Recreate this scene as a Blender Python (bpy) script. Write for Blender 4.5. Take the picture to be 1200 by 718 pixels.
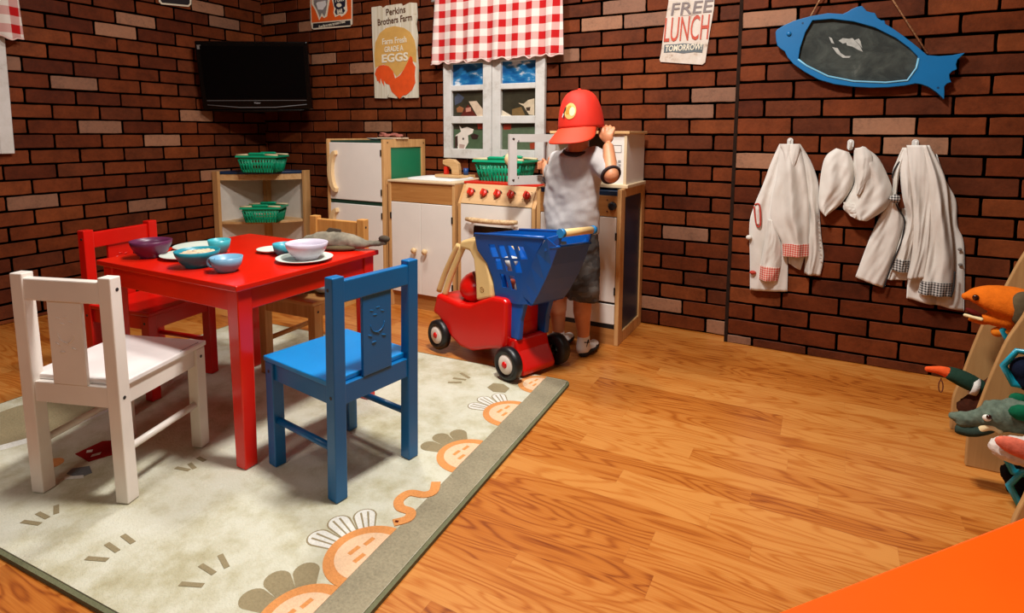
import bpy, bmesh, math, random
from mathutils import Vector, Matrix, noise
R = math.radians
sc = bpy.context.scene
col = sc.collection
for o in list(bpy.data.objects): bpy.data.objects.remove(o)
random.seed(7)

# ------------------------------------------------------------------ camera
FPX, PCX, PCY, CAMH = 688.6, 600.0, 231.9, 0.9
YAW, PIT, ROL = -0.493423, -0.110752, 0.00614944
_cy, _sy, _cp, _sp = math.cos(YAW), math.sin(YAW), math.cos(PIT), math.sin(PIT)
CF = Vector((_sy*_cp, _cy*_cp, _sp)); CR = Vector((_cy, -_sy, 0)); CU = CR.cross(CF)
CR, CU = math.cos(ROL)*CR + math.sin(ROL)*CU, -math.sin(ROL)*CR + math.cos(ROL)*CU
cam = bpy.data.objects.new('camera', bpy.data.cameras.new('camera')); col.objects.link(cam)
m = Matrix((CR, CU, -CF)).transposed().to_4x4(); m.translation = Vector((0, 0, CAMH)); cam.matrix_world = m
cam.data.sensor_width = 36; cam.data.lens = FPX/1200*36
cam.data.shift_y = -(359-PCY)/1200; cam.data.clip_start = .05
sc.camera = cam
def at(px, py, ax, v):
    """point of the photograph taken to the plane axis=v of the room"""
    d = (px-PCX)/FPX*CR - (py-PCY)/FPX*CU + CF
    c = Vector((0, 0, CAMH)); return c + d*((v-c[ax])/d[ax])

# ------------------------------------------------------------------ light
sc.view_settings.view_transform = 'Standard'; sc.view_settings.look = 'None'
sc.view_settings.gamma = 1; sc.view_settings.use_curve_mapping = False
sc.view_settings.exposure = 0.14
w = bpy.data.worlds.new('world'); sc.world = w; w.use_nodes = True
w.node_tree.nodes['Background'].inputs[0].default_value = (.9, .95, 1, 1)
w.node_tree.nodes['Background'].inputs[1].default_value = .25
LIGHTS = [(-.55, 1.15, 2.36, .26, .26, 58), (-1.5, 1.75, 2.36, .22, .22, 20), (-1.0, -.9, 2.36, .5, .9, 15)]  # last entry is a fill light added behind the camera, no known fixture
for (x, y, z, sx, sy, e) in LIGHTS:
    l = bpy.data.lights.new('ceiling_or_fill_lamp', 'AREA'); l.shape = 'RECTANGLE'; l.size = sx; l.size_y = sy
    l.energy = e; l.color = (1, .965, .92)
    lo = bpy.data.objects.new('ceiling_or_fill_lamp', l); lo.location = (x, y, z); col.objects.link(lo)

# ------------------------------------------------------------------ materials
def lin(c):
    return tuple(((v/255)/12.92 if v/255 <= .04045 else ((v/255+.055)/1.055)**2.4) for v in c) + (1,)
MATS = {}
class NT:
    def __init__(s, name):
        s.m = bpy.data.materials.new(name); s.m.use_nodes = True; s.t = s.m.node_tree; s.n = s.t.nodes
        s.b = s.n['Principled BSDF']
    def node(s, k, **kw):
        n = s.n.new(k)
        for a, v in kw.items(): setattr(n, a, v)
        return n
    def link(s, a, b): s.t.links.new(a, b)
    def math(s, op, a, b=None, c=None):
        n = s.node('ShaderNodeMath', operation=op)
        for i, v in enumerate((a, b, c)):
            if v is None: continue
            if isinstance(v, (int, float)): n.inputs[i].default_value = v
            else: s.link(v, n.inputs[i])
        return n.outputs[0]
    def mix(s, f, a, b):
        n = s.node('ShaderNodeMix', data_type='RGBA')
        for i, v in ((0, f), (6, a), (7, b)):
            if isinstance(v, (int, float, tuple)): n.inputs[i].default_value = v
            else: s.link(v, n.inputs[i])
        return n.outputs[2]
    def noise(s, scale, detail=4, rough=.55, vec=None, dist=0):
        n = s.node('ShaderNodeTexNoise'); n.inputs['Scale'].default_value = scale
        n.inputs['Detail'].default_value = detail; n.inputs['Roughness'].default_value = rough
        n.inputs['Distortion'].default_value = dist
        if vec is not None: s.link(vec, n.inputs['Vector'])
        return n.outputs['Fac']
    def coord(s, scale=(1, 1, 1), which='Object', loc=(0, 0, 0)):
        t = s.node('ShaderNodeTexCoord'); mp = s.node('ShaderNodeMapping')
        s.link(t.outputs[which], mp.inputs[0]); mp.inputs['Scale'].default_value = scale; mp.inputs['Location'].default_value = loc
        return mp.outputs[0]
    def ramp(s, f, stops):
        n = s.node('ShaderNodeValToRGB'); e = n.color_ramp.elements
        while len(e) < len(stops): e.new(.5)
        for q, (p, c) in zip(e, stops): q.position = p; q.color = c
        s.link(f, n.inputs[0]); return n.outputs[0]
    def bump(s, h, strength=.3, dist=.002):
        n = s.node('ShaderNodeBump'); n.inputs['Strength'].default_value = strength; n.inputs['Distance'].default_value = dist
        s.link(h, n.inputs['Height']); s.link(n.outputs[0], s.b.inputs['Normal'])
    def base(s, c):
        if isinstance(c, tuple): s.b.inputs['Base Color'].default_value = c
        else: s.link(c, s.b.inputs['Base Color'])
def M(name, rgb, rough=.5, var=.08, nscale=30, bump=0, metal=0, spec=.5, bscale=None, coat=0, dist=.001):
    """plain surface with a little colour variation and bump"""
    if name in MATS: return MATS[name]
    n = NT(name); c = lin(rgb); co = n.coord()
    if var:
        f = n.noise(nscale, 4, .6, co)
        lo = tuple(v*(1-var) for v in c[:3])+(1,); hi = tuple(min(1, v*(1+var)) for v in c[:3])+(1,)
        n.base(n.ramp(f, [(.3, lo), (.7, hi)]))
    else: n.base(c)
    n.b.inputs['Roughness'].default_value = rough; n.b.inputs['Metallic'].default_value = metal
    n.b.inputs['Specular IOR Level'].default_value = spec; n.b.inputs['Coat Weight'].default_value = coat
    if bump: n.bump(n.noise(bscale or nscale, 5, .6, co), bump, dist)
    MATS[name] = n.m; return n.m
def wood(name, a, b, axis=0, rough=.45, scale=1.0):
    """fine grained timber, grain along the given axis"""
    if name in MATS: return MATS[name]
    n = NT(name); s = [26*scale]*3; s[axis] = 1.6*scale
    co = n.coord(tuple(s)); f = n.noise(1.3, 6, .62, co, 1.2); g = n.noise(6, 3, .7, co)
    f = n.math('ADD', n.math('MULTIPLY', f, .75), n.math('MULTIPLY', g, .25))
    n.base(n.ramp(f, [(.33, lin(b)), (.66, lin(a))])); n.b.inputs['Roughness'].default_value = rough
    n.bump(g, .08, .0005); MATS[name] = n.m; return n.m
def paint(name, rgb, under, rough=.35, chip=.2):
    """gloss paint on wood, a few worn chips"""
    n = NT(name); co = n.coord(); f = n.noise(38, 5, .7, co); g = n.noise(7, 2, .5, co)
    k = n.math('MULTIPLY', n.math('GREATER_THAN', f, .735), n.math('GREATER_THAN', g, .5))
    c = lin(rgb); v = n.ramp(n.noise(5, 3, .5, co), [(.3, tuple(q*.9 for q in c[:3])+(1,)), (.7, tuple(min(1, q*1.08) for q in c[:3])+(1,))])
    n.base(n.mix(n.math('MULTIPLY', k, chip), v, lin(under))); n.b.inputs['Roughness'].default_value = rough
    n.bump(n.noise(22, 4, .6, n.coord((4, 4, 1))), .08, .001); MATS[name] = n.m; return n.m

# ------------------------------------------------------------------ mesh helpers
class MB:
    def __init__(s): s.v = []; s.f = []; s.m = []; s.s = []
    def add(s, vs, fs, mi=0, sm=False):
        o = len(s.v); s.v += [Vector(v) for v in vs]
        for f in fs: s.f.append([i+o for i in f]); s.m.append(mi); s.s.append(sm)
        return s
    def box(s, x0, x1, y0, y1, z0, z1, mi=0):
        vs = [(x, y, z) for z in (z0, z1) for y in (y0, y1) for x in (x0, x1)]
        return s.add(vs, [(0, 2, 3, 1), (4, 5, 7, 6), (0, 1, 5, 4), (2, 6, 7, 3), (0, 4, 6, 2), (1, 3, 7, 5)], mi)
    def hexa(s, b, t, mi=0):
        """eight corners: bottom ring b, top ring t (each 4, counter-clockwise seen from above)"""
        return s.add(list(b)+list(t), [(3, 2, 1, 0), (4, 5, 6, 7), (0, 1, 5, 4), (1, 2, 6, 5), (2, 3, 7, 6), (3, 0, 4, 7)], mi)
    def prism(s, pts, fn, d0, d1, mi=0, bev=0):
        """outline pts (2D) extruded; fn(u,v,d)->3D.  bev shrinks the d1 face a little"""
        n = len(pts); ar = sum(pts[i][0]*pts[(i+1) % n][1]-pts[(i+1) % n][0]*pts[i][1] for i in range(n))
        if ar < 0: pts = pts[::-1]
        P = [Vector(p[:2]) for p in pts]; rings = [(P, d0), (P, d1)]
        if bev:
            sh = []
            for i in range(n):
                a, b, c = P[i-1], P[i], P[(i+1) % n]
                e1 = (b-a); e2 = (c-b)
                if e1.length < 1e-9: e1 = e2
                if e2.length < 1e-9: e2 = e1
                n1 = Vector((-e1.y, e1.x)).normalized(); n2 = Vector((-e2.y, e2.x)).normalized()
                q = n1+n2; q = q.normalized() if q.length > .1 else n1
                sh.append(b+q*bev)
            sg = 1 if d1 > d0 else -1
            rings = [(P, d0), (P, d1-sg*bev), (sh, d1)]
        vs = [fn(p.x, p.y, d) for r, d in rings for p in r]; fs = []
        k = len(rings)
        for j in range(k-1):
            for i in range(n): fs.append((j*n+i, j*n+(i+1) % n, (j+1)*n+(i+1) % n, (j+1)*n+i))
        fs.append(tuple(range(n))[::-1]); fs.append(tuple((k-1)*n+i for i in range(n)))
        return s.add(vs, fs, mi)
    def tube(s, path, r, n=10, mi=0, sm=True, cap=True, flat=1.0):
        path = [Vector(p) for p in path]; rr = r if isinstance(r, (list, tuple)) else [r]*len(path)
        up = None; vs = []
        for i, p in enumerate(path):
            t = (path[min(i+1, len(path)-1)]-path[max(i-1, 0)])
            if t.length < 1e-9: t = Vector((0, 0, 1))
            t.normalize()
            if up is None: up = t.orthogonal().normalized()
            up = (up-t*up.dot(t)); up = up.normalized() if up.length > 1e-6 else t.orthogonal().normalized()
            b = t.cross(up)
            for k in range(n):
                a = 2*math.pi*k/n; vs.append(p+up*math.cos(a)*rr[i]+b*math.sin(a)*rr[i]*flat)
        fs = [(i*n+k, i*n+(k+1) % n, (i+1)*n+(k+1) % n, (i+1)*n+k) for i in range(len(path)-1) for k in range(n)]
        s.add(vs, fs, mi, sm)
        if cap:
            o = len(s.v)-len(vs)
            s.f.append([o+k for k in range(n)][::-1]); s.m.append(mi); s.s.append(False)
            s.f.append([o+(len(path)-1)*n+k for k in range(n)]); s.m.append(mi); s.s.append(False)
        return s
    def cyl(s, a, b, r, n=16, mi=0, r2=None): return s.tube([a, b], [r, r if r2 is None else r2], n, mi)
    def lathe(s, prof, c=(0, 0, 0), n=28, mi=0, M_=None, sq=1):
        """prof: (radius, height) from one axis end to the other"""
        c = Vector(c); vs = []; fs = []
        for (r, z) in prof:
            for k in range(n):
                a = 2*math.pi*k/n; p = Vector((math.cos(a)*max(r, 1e-5), math.sin(a)*max(r, 1e-5)*sq, z))
                vs.append(c+(M_ @ p if M_ else p))
        for i in range(len(prof)-1):
            for k in range(n): fs.append((i*n+k, i*n+(k+1) % n, (i+1)*n+(k+1) % n, (i+1)*n+k))
        return s.add(vs, fs, mi, True)
    def ball(s, c, r, n=16, mi=0, M_=None):
        r = r if isinstance(r, (tuple, list)) else (r, r, r); c = Vector(c); vs = []; fs = []; h = n//2
        for i in range(h+1):
            t = math.pi*i/h
            for k in range(n):
                a = 2*math.pi*k/n; q = max(math.sin(t), 1e-4)
                p = Vector((r[0]*q*math.cos(a), r[1]*q*math.sin(a), -r[2]*math.cos(t))); vs.append(c+(M_ @ p if M_ else p))
        for i in range(h):
            for k in range(n): fs.append((i*n+k, i*n+(k+1) % n, (i+1)*n+(k+1) % n, (i+1)*n+k))
        return s.add(vs, fs, mi, True)
    def caps(s, a, b, ra, rb, n=14, mi=0):
        """tapered capsule"""
        a = Vector(a); b = Vector(b); d = (b-a).normalized(); path = []; rr = []
        for k in range(5):
            t = math.pi/2*(1-k/4); path.append(a-d*ra*math.sin(t)); rr.append(max(ra*math.cos(t), 1e-4))
        for k in range(5):
            t = math.pi/2*k/4; path.append(b+d*rb*math.sin(t)); rr.append(max(rb*math.cos(t), 1e-4))
        return s.tube(path, rr, n, mi)
    def xform(s, Mx):
        s.v = [Mx @ v for v in s.v]; return s
    def build(s, name, mats, parent=None, world=True, bevel=0, seg=2, remesh=0, smooth=0, disp=None, sub=0, solid=0):
        me = bpy.data.meshes.new(name); o0 = ORG.get(parent, Vector()) if (parent is not None and world) else Vector()
        me.from_pydata([tuple(v-o0) for v in s.v], [], s.f)
        for mm in (mats if isinstance(mats, (list, tuple)) else [mats]): me.materials.append(mm)
        me.polygons.foreach_set('material_index', s.m); me.polygons.foreach_set('use_smooth', s.s)
        bmm = bmesh.new(); bmm.from_mesh(me); bmesh.ops.recalc_face_normals(bmm, faces=bmm.faces); bmm.to_mesh(me); bmm.free()
        me.update(); o = bpy.data.objects.new(name, me); col.objects.link(o)
        if parent is not None:
            o.parent = parent; ORG[o] = ORG.get(parent, Vector())
        if solid: q = o.modifiers.new('solid', 'SOLIDIFY'); q.thickness = solid; q.offset = 0
        if bevel:
            q = o.modifiers.new('bevel', 'BEVEL'); q.width = bevel; q.segments = seg; q.limit_method = 'ANGLE'; q.angle_limit = R(35)
        if remesh:
            q = o.modifiers.new('remesh', 'REMESH'); q.mode = 'VOXEL'; q.voxel_size = remesh; q.use_smooth_shade = True
            if smooth: q = o.modifiers.new('smooth', 'SMOOTH'); q.factor = .5; q.iterations = smooth
        if disp:
            q = o.modifiers.new('folds', 'DISPLACE'); q.texture = clouds(disp[0]); q.strength = disp[1]; q.mid_level = .5
        if sub: q = o.modifiers.new('sub', 'SUBSURF'); q.levels = q.render_levels = sub
        return o
ORG = {}
def clouds(sz):
    k = 'clouds_%g' % sz
    if k in bpy.data.textures: return bpy.data.textures[k]
    t = bpy.data.textures.new(k, 'CLOUDS'); t.noise_scale = sz; t.noise_depth = 2; return t
def thing(name, label, cat, loc=(0, 0, 0), rz=0, group=None):
    o = bpy.data.objects.new(name, None); col.objects.link(o); o.location = loc; o.rotation_euler = (0, 0, rz)
    o.empty_display_size = .05; ORG[o] = Vector(loc); o['label'] = label; o['category'] = cat
    if group: o['group'] = group
    return o
def tag(o, label, cat, group=None):
    o['label'] = label; o['category'] = cat
    if group: o['group'] = group
    return o
def struct(o): o['kind'] = 'structure'; return o
def copytree(o, parent=None):
    c = o.copy(); col.objects.link(c)
    if parent is not None: c.parent = parent
    for ch in [q for q in bpy.data.objects if q.parent == o]: copytree(ch, c)
    return c
def text(s, name, size, mat, parent, fn, align='CENTER', sx=1, off=0, shear=0, depth=.0008, width=None):
    """lettering laid by fn(u,v,d) -> world; u,v in metres from the anchor"""
    cu = bpy.data.curves.new('t', 'FONT'); cu.body = s; cu.size = size; cu.align_x = align; cu.offset = off; cu.shear = shear
    cu.resolution_u = 3
    to = bpy.data.objects.new('t', cu); col.objects.link(to)
    dg = bpy.context.evaluated_depsgraph_get(); dg.update()
    me = bpy.data.meshes.new_from_object(to.evaluated_get(dg)); bpy.data.objects.remove(to)
    if width: xs = [v.co.x for v in me.vertices]; sx = width/(max(xs)-min(xs))
    mb = MB(); vs = [fn(v.co.x*sx, v.co.y, depth) for v in me.vertices]
    mb.add(vs, [list(p.vertices) for p in me.polygons])
    bpy.data.meshes.remove(me)
    return mb.build(name, mat, parent, solid=.0006)
def spline(pts, k=6, closed=False):
    P = [Vector(p) for p in pts]; n = len(P); out = []
    rng = range(n) if closed else range(n-1)
    for i in rng:
        if closed: a, b, c, d = P[(i-1) % n], P[i], P[(i+1) % n], P[(i+2) % n]
        else: a, b, c, d = P[max(i-1, 0)], P[i], P[i+1], P[min(i+2, n-1)]
        for j in range(k):
            t = j/k; out.append(.5*((2*b)+(c-a)*t+(2*a-5*b+4*c-d)*t*t+(3*b-a-3*c+d)*t**3))
    if not closed: out.append(P[-1])
    return out
def ellipse(cx, cy, rx, ry, n=28, a0=0, a1=2*math.pi, rot=0):
    o = []
    for i in range(n if abs(a1-a0-2*math.pi) < 1e-6 else n+1):
        a = a0+(a1-a0)*i/n; x, y = rx*math.cos(a), ry*math.sin(a)
        o.append((cx+x*math.cos(rot)-y*math.sin(rot), cy+x*math.sin(rot)+y*math.cos(rot)))
    return o

# ------------------------------------------------------------------ the room
YB, YJ, XL, XR, XJ, YN, ZC = 2.702, 2.626, -3.328, 1.0, -0.3455, -2.6, 2.4
# floor: strips of oak-coloured laminate running along x
n = NT('laminate'); co = n.node('ShaderNodeTexCoord'); sp_ = n.node('ShaderNodeSeparateXYZ'); n.link(co.outputs['Object'], sp_.inputs[0])
X, Y = sp_.outputs[0], sp_.outputs[1]
fy = n.math('DIVIDE', n.math('ADD', Y, 10-1.395+.068*4), .068); row = n.math('FLOOR', fy)
wn = n.node('ShaderNodeTexWhiteNoise', noise_dimensions='1D'); n.link(row, wn.inputs['W'])
fx = n.math('ADD', n.math('DIVIDE', X, .62), n.math('MULTIPLY', wn.outputs[0], 7)); cc = n.math('FLOOR', fx)
wn2 = n.node('ShaderNodeTexWhiteNoise', noise_dimensions='2D'); cb = n.node('ShaderNodeCombineXYZ'); n.link(row, cb.inputs[0]); n.link(cc, cb.inputs[1]); n.link(cb.outputs[0], wn2.inputs['Vector'])
rnd = wn2.outputs[0]
gv = n.node('ShaderNodeCombineXYZ'); n.link(n.math('ADD', n.math('MULTIPLY', X, 2.2), n.math('MULTIPLY', rnd, 40)), gv.inputs[0])
n.link(n.math('MULTIPLY', Y, 13), gv.inputs[1]); n.link(n.math('MULTIPLY', rnd, 9), gv.inputs[2])
g1 = n.noise(1.0, 1, .5, gv.outputs[0], .25)
ring = n.math('SINE', n.math('MULTIPLY', g1, 78)); ring = n.math('MULTIPLY', n.math('ADD', ring, 1), .5); ring = n.math('SUBTRACT', 1, n.math('POWER', n.math('SUBTRACT', 1, ring), 2.6))
gv2 = n.node('ShaderNodeCombineXYZ'); n.link(n.math('ADD', n.math('MULTIPLY', X, 7), n.math('MULTIPLY', rnd, 30)), gv2.inputs[0]); n.link(n.math('MULTIPLY', Y, 240), gv2.inputs[1])
g2 = n.noise(1, 4, .6, gv2.outputs[0])
tone = n.math('ADD', n.math('MULTIPLY', rnd, .36), n.math('ADD', n.math('MULTIPLY', n.math('POWER', ring, 1.0), .24), n.math('MULTIPLY', g2, .58)))
FLOORC = n.ramp(tone, [(.22, lin((120, 55, 12))), (.38, lin((156, 82, 24))), (.56, lin((179, 104, 37))), (.85, lin((198, 131, 62)))])
# fine joints
ey = n.math('ABSOLUTE', n.math('SUBTRACT', n.math('FRACT', fy), .5)); ex = n.math('ABSOLUTE', n.math('SUBTRACT', n.math('FRACT', fx), .5))
jt = n.math('MAXIMUM', n.math('GREATER_THAN', ey, .488), n.math('GREATER_THAN', ex, .4985))
n.base(n.mix(n.math('MULTIPLY', jt, .10), FLOORC, lin((96, 48, 18))))
n.b.inputs['Roughness'].default_value = .34; n.b.inputs['Specular IOR Level'].default_value = .4; n.bump(g2, .05, .0004); LAM = n.m
struct(MB().box(XL-.1, XR+.1, YN-.1, YB+.1, -.05, 0).build('floor', LAM))
PLAST = M('cream plaster', (124, 104, 82), .9, .04, 3, .2)
struct(MB().box(XL-.1, XR+.1, YN-.1, YB+.1, ZC, ZC+.05).build('ceiling', M('ceiling white', (190, 186, 178), .9, .03, 4, .2)))
struct(MB().box(XR, XR+.08, YN, YB, 0, ZC).build('wall_right', PLAST))
struct(MB().box(XL, XR, YN-.08, YN, 0, ZC).build('wall_front', PLAST))

BR = []
for i, c in enumerate([(112, 53, 25), (104, 48, 21), (97, 43, 19), (90, 43, 23), (120, 60, 29), (84, 36, 17), (100, 49, 26)]):
    n = NT('brick_%d' % i); co = n.coord(); a = lin(c)
    f = n.noise(9, 6, .65, co); g = n.noise(70, 4, .7, co)
    f2 = n.math('ADD', n.math('MULTIPLY', f, .7), n.math('MULTIPLY', g, .3))
    n.base(n.ramp(f2, [(.3, tuple(v*.5 for v in a[:3])+(1,)), (.52, a), (.75, tuple(v*1.5 for v in a[:3])+(1,))]))
    n.b.inputs['Roughness'].default_value = .62; n.b.inputs['Specular IOR Level'].default_value = .12; n.bump(f2, .9, .004); BR.append(n.m)
for i, c in enumerate([(152, 105, 76), (132, 90, 66)]):
    n = NT('pale_brick_%d' % i); co = n.coord(); a = lin(c); f = n.noise(14, 6, .7, co); g = n.noise(90, 3, .7, co)
    f2 = n.math('ADD', n.math('MULTIPLY', f, .6), n.math('MULTIPLY', g, .4))
    n.base(n.ramp(f2, [(.33, tuple(v*.6 for v in a[:3])+(1,)), (.5, a), (.8, tuple(min(1, v*1.25) for v in a[:3])+(1,))]))
    n.b.inputs['Roughness'].default_value = .7; n.bump(f2, .5, .003); BR.append(n.m)
MORT = M('dark mortar', (74, 53, 39), .9, .3, 60, .5, spec=.2, dist=.002)
def bricks(name, fn, inv, u0, u1, v1, s, ph, j0, L, pale, par0=0, dz=.0034):
    """fn(u, v, d): point of the wall plane d in front of it; j0: a joint of an even row"""
    mb = MB(); rnd = random.Random(hash(name) % 1000 if False else len(name)*13)
    pal = set()
    def cell(u, v):
        k = math.floor((v-ph)/s); jj = j0+(L/2 if (k+par0) % 2 else 0); return k, math.floor((u-jj)/L)
    for p in pale: pal.add(cell(*inv(*p)))
    mb.add([fn(u0, 0, 0), fn(u1, 0, 0), fn(u1, v1, 0), fn(u0, v1, 0)], [(0, 1, 2, 3)], 0)
    k0 = math.floor(-ph/s)
    for k in range(k0, int((v1-ph)/s)+1):
        jj = j0+(L/2 if (k+par0) % 2 else 0)
        for i in range(math.floor((u0-jj)/L), math.floor((u1-jj)/L)+1):
            g = .0046
            a = max(u0+.002, jj+i*L+g+rnd.uniform(-.001, .001)); b = min(u1-.002, jj+(i+1)*L-g+rnd.uniform(-.001, .001))
            c = max(.001, ph+k*s+g+rnd.uniform(-.0012, .0012)); d = min(v1-.001, ph+(k+1)*s-g+rnd.uniform(-.0012, .0012))
            if b-a < .012 or d-c < .008: continue
            mi = 1+rnd.choice([0, 0, 1, 1, 2, 2, 3, 4, 5, 5, 6]) if (k, i) not in pal else 8+rnd.choice([0, 0, 1])
            # wavy outline of a tumbled brick
            out = []
            def edge(x0, y0, x1, y1, n_):
                for t in range(n_):
                    q = t/n_; out.append((x0+(x1-x0)*q+rnd.uniform(-.0009, .0009), y0+(y1-y0)*q+rnd.uniform(-.0009, .0009)))
            r_ = .004
            edge(a+r_, c, b-r_, c, 6); edge(b-r_*.3, c+r_*.3, b-r_*.3, c+r_*.3, 1); edge(b, c+r_, b, d-r_, 3); edge(b-r_*.3, d-r_*.3, b-r_*.3, d-r_*.3, 1)
            edge(b-r_, d, a+r_, d, 6); edge(a+r_*.3, d-r_*.3, a+r_*.3, d-r_*.3, 1); edge(a, d-r_, a, c+r_, 3); edge(a+r_*.3, c+r_*.3, a+r_*.3, c+r_*.3, 1)
            mb.prism([(min(max(x, u0), u1), max(y, 0)) for x, y in out], fn, 0.0, dz+rnd.uniform(-.001, .0012), mi, bev=.0018)
    return mb
def invB(px, py): p = at(px, py, 1, YB); return p.x, p.z
def invJ(px, py): p = at(px, py, 1, YJ); return p.x, p.z
def invL(px, py): p = at(px, py, 0, XL); return p.y, p.z
WM = [MORT]+BR
b = bricks('wall_back', lambda u, v, d: Vector((u, YB-d, v)), invB, XL, XJ, ZC, .0689, 0, -.450, .2115,
    [(380, 69), (424, 81), (321, 19), (360, 30), (445, 150), (363, 124), (733, 7), (705, 27), (837, 110), (808, 130), (670, 66), (803, 272), (775, 355), (839, 384), (760, 30)])
b.box(XL, XJ, YB, YB+.08, 0, ZC, 0); struct(b.build('wall_back', WM))
b = bricks('wall_right_projection', lambda u, v, d: Vector((u, YJ-d, v)), invJ, XJ, XR, ZC, .0715, .0385, -.139, .2085,
    [(903, 25), (884, 186), (1037, 148), (1073, 168), (916, 24), (865, 394)])
b.box(XJ, XR, YJ, YB+.08, 0, ZC, 0); struct(b.build('wall_back_projection', WM))
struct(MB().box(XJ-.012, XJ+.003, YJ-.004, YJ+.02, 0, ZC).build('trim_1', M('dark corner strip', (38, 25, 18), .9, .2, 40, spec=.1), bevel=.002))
b = bricks('wall_left', lambda u, v, d: Vector((XL+d, u, v)), invL, YN, YB, ZC, .0715, .0216, 1.794, .2125,
    [(158, 21), (135, 34), (243, 8), (263, 26), (85, 95), (13, 73), (116, 146), (190, 162), (249, 203), (36, 235), (173, 239), (237, 132)])
b.box(XL-.08, XL, YN, YB+.08, 0, ZC, 0); struct(b.build('wall_left', WM))

# ------------------------------------------------------------------ shared finishes
WHITE = M('white melamine', (236, 230, 221), .42, .03, 6)
MAPLE = wood('maple board', (222, 176, 118), (188, 136, 80), 2)
MAPLEX = wood('maple rail', (226, 184, 130), (196, 148, 92), 0)
PLY = wood('warm plywood', (192, 136, 76), (164, 106, 52), 0)
HANDLE = wood('pale beech', (236, 206, 158), (214, 176, 122), 2, .4, 1.3)
BLACK = M('black gap', (14, 12, 12), .6, 0)
STEEL = M('dark steel', (60, 52, 46), .4, .1, 50, metal=.7)
GREENL = M('green laminate', (26, 122, 84), .35, .05, 8)
DGREEN = M('dark green edging', (28, 66, 52), .4, .05)
NAVY = M('navy laminate', (18, 46, 78), .4, .06, 8)
REDK = M('red knob paint', (214, 40, 20), .35, .05)
YF = 2.343

# ------------------------------------------------------------------ rug
RUGA = R(3.45); RC = Vector((-1.545, 1.175, 0))
def rugp(u, v, d): return RC + Vector((u*math.cos(RUGA)-v*math.sin(RUGA), u*math.sin(RUGA)+v*math.cos(RUGA), d))
def rinv(p): q = p-RC; return (q.x*math.cos(RUGA)+q.y*math.sin(RUGA), -q.x*math.sin(RUGA)+q.y*math.cos(RUGA))
def rpx(px, py): return rinv(at(px, py, 2, .012))
n = NT('rug pile'); co = n.coord(); big = n.noise(3.2, 5, .62, co); fine = n.noise(160, 3, .7, co); mid = n.noise(14, 5, .7, co)
v = n.ramp(n.math('ADD', n.math('MULTIPLY', big, .6), n.math('MULTIPLY', mid, .4)), [(.30, lin((148, 134, 92))), (.42, lin((186, 180, 148))), (.52, lin((210, 208, 186))), (.66, lin((222, 222, 206)))])
n.base(n.mix(n.math('MULTIPLY', fine, .3), v, lin((168, 164, 144)))); n.b.inputs['Roughness'].default_value = 1; n.b.inputs['Specular IOR Level'].default_value = .1
n.b.inputs['Sheen Weight'].default_value = .2; n.bump(fine, .9, .004); RUGM = n.m
def pile(name, c, q=.25):
    n = NT(name); co = n.coord(); f = n.noise(150, 3, .7, co); g = n.noise(9, 4, .6, co); a = lin(c)
    k = n.math('ADD', n.math('MULTIPLY', f, .55), n.math('MULTIPLY', g, .45))
    n.base(n.ramp(k, [(.32, tuple(x*(1-q) for x in a[:3])+(1,)), (.62, a)])); n.b.inputs['Roughness'].default_value = 1
    n.b.inputs['Specular IOR Level'].default_value = .1; n.bump(f, .9, .004); return n.m
RM = [RUGM, pile('rug olive border', (158, 148, 122), .4), pile('rug orange', (222, 150, 88)), pile('rug peach', (236, 198, 160)), pile('rug taupe', (152, 138, 106)),
      pile('rug white', (226, 224, 214)), pile('rug red', (150, 30, 26)), pile('rug grey blue', (112, 116, 118)), pile('rug olive binding', (112, 112, 84)), pile('rug dark worm eye', (90, 30, 14))]
mb = MB()
U0, V0 = -.815, -.675; U1, V1 = .815, .675
def rrect(x0, x1, y0, y1, r, k=5):
    o = []
    for cx, cy, a in ((x1-r, y0+r, -90), (x1-r, y1-r, 0), (x0+r, y1-r, 90), (x0+r, y0+r, 180)):
        for i in range(k+1): t = R(a+90*i/k); o.append((cx+r*math.cos(t), cy+r*math.sin(t)))
    return o
mb.prism(rrect(U0, U1, V0, V1, .03), rugp, 0, .0095, 8)
mb.prism(rrect(U0+.01, U1-.01, V0+.01, V1-.01, .028), rugp, .0, .012, 0)
LAY = [0]
def dec(pts, mi, lift=0):
    pts = [(min(max(x, U0+.011), U1-.011), min(max(y, V0+.011), V1-.011)) for x, y in pts]
    k = len(pts); ar = sum(pts[i][0]*pts[(i+1) % k][1]-pts[(i+1) % k][0]*pts[i][1] for i in range(k))
    if ar < 0: pts = pts[::-1]
    z = .0122+lift*.0003
    mb.prism(pts, rugp, .011, z, mi)
dec([(U1-.092, V0+.011), (U1-.011, V0+.011), (U1-.011, V1-.012), (U1-.092, V1-.012)], 1)
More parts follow.
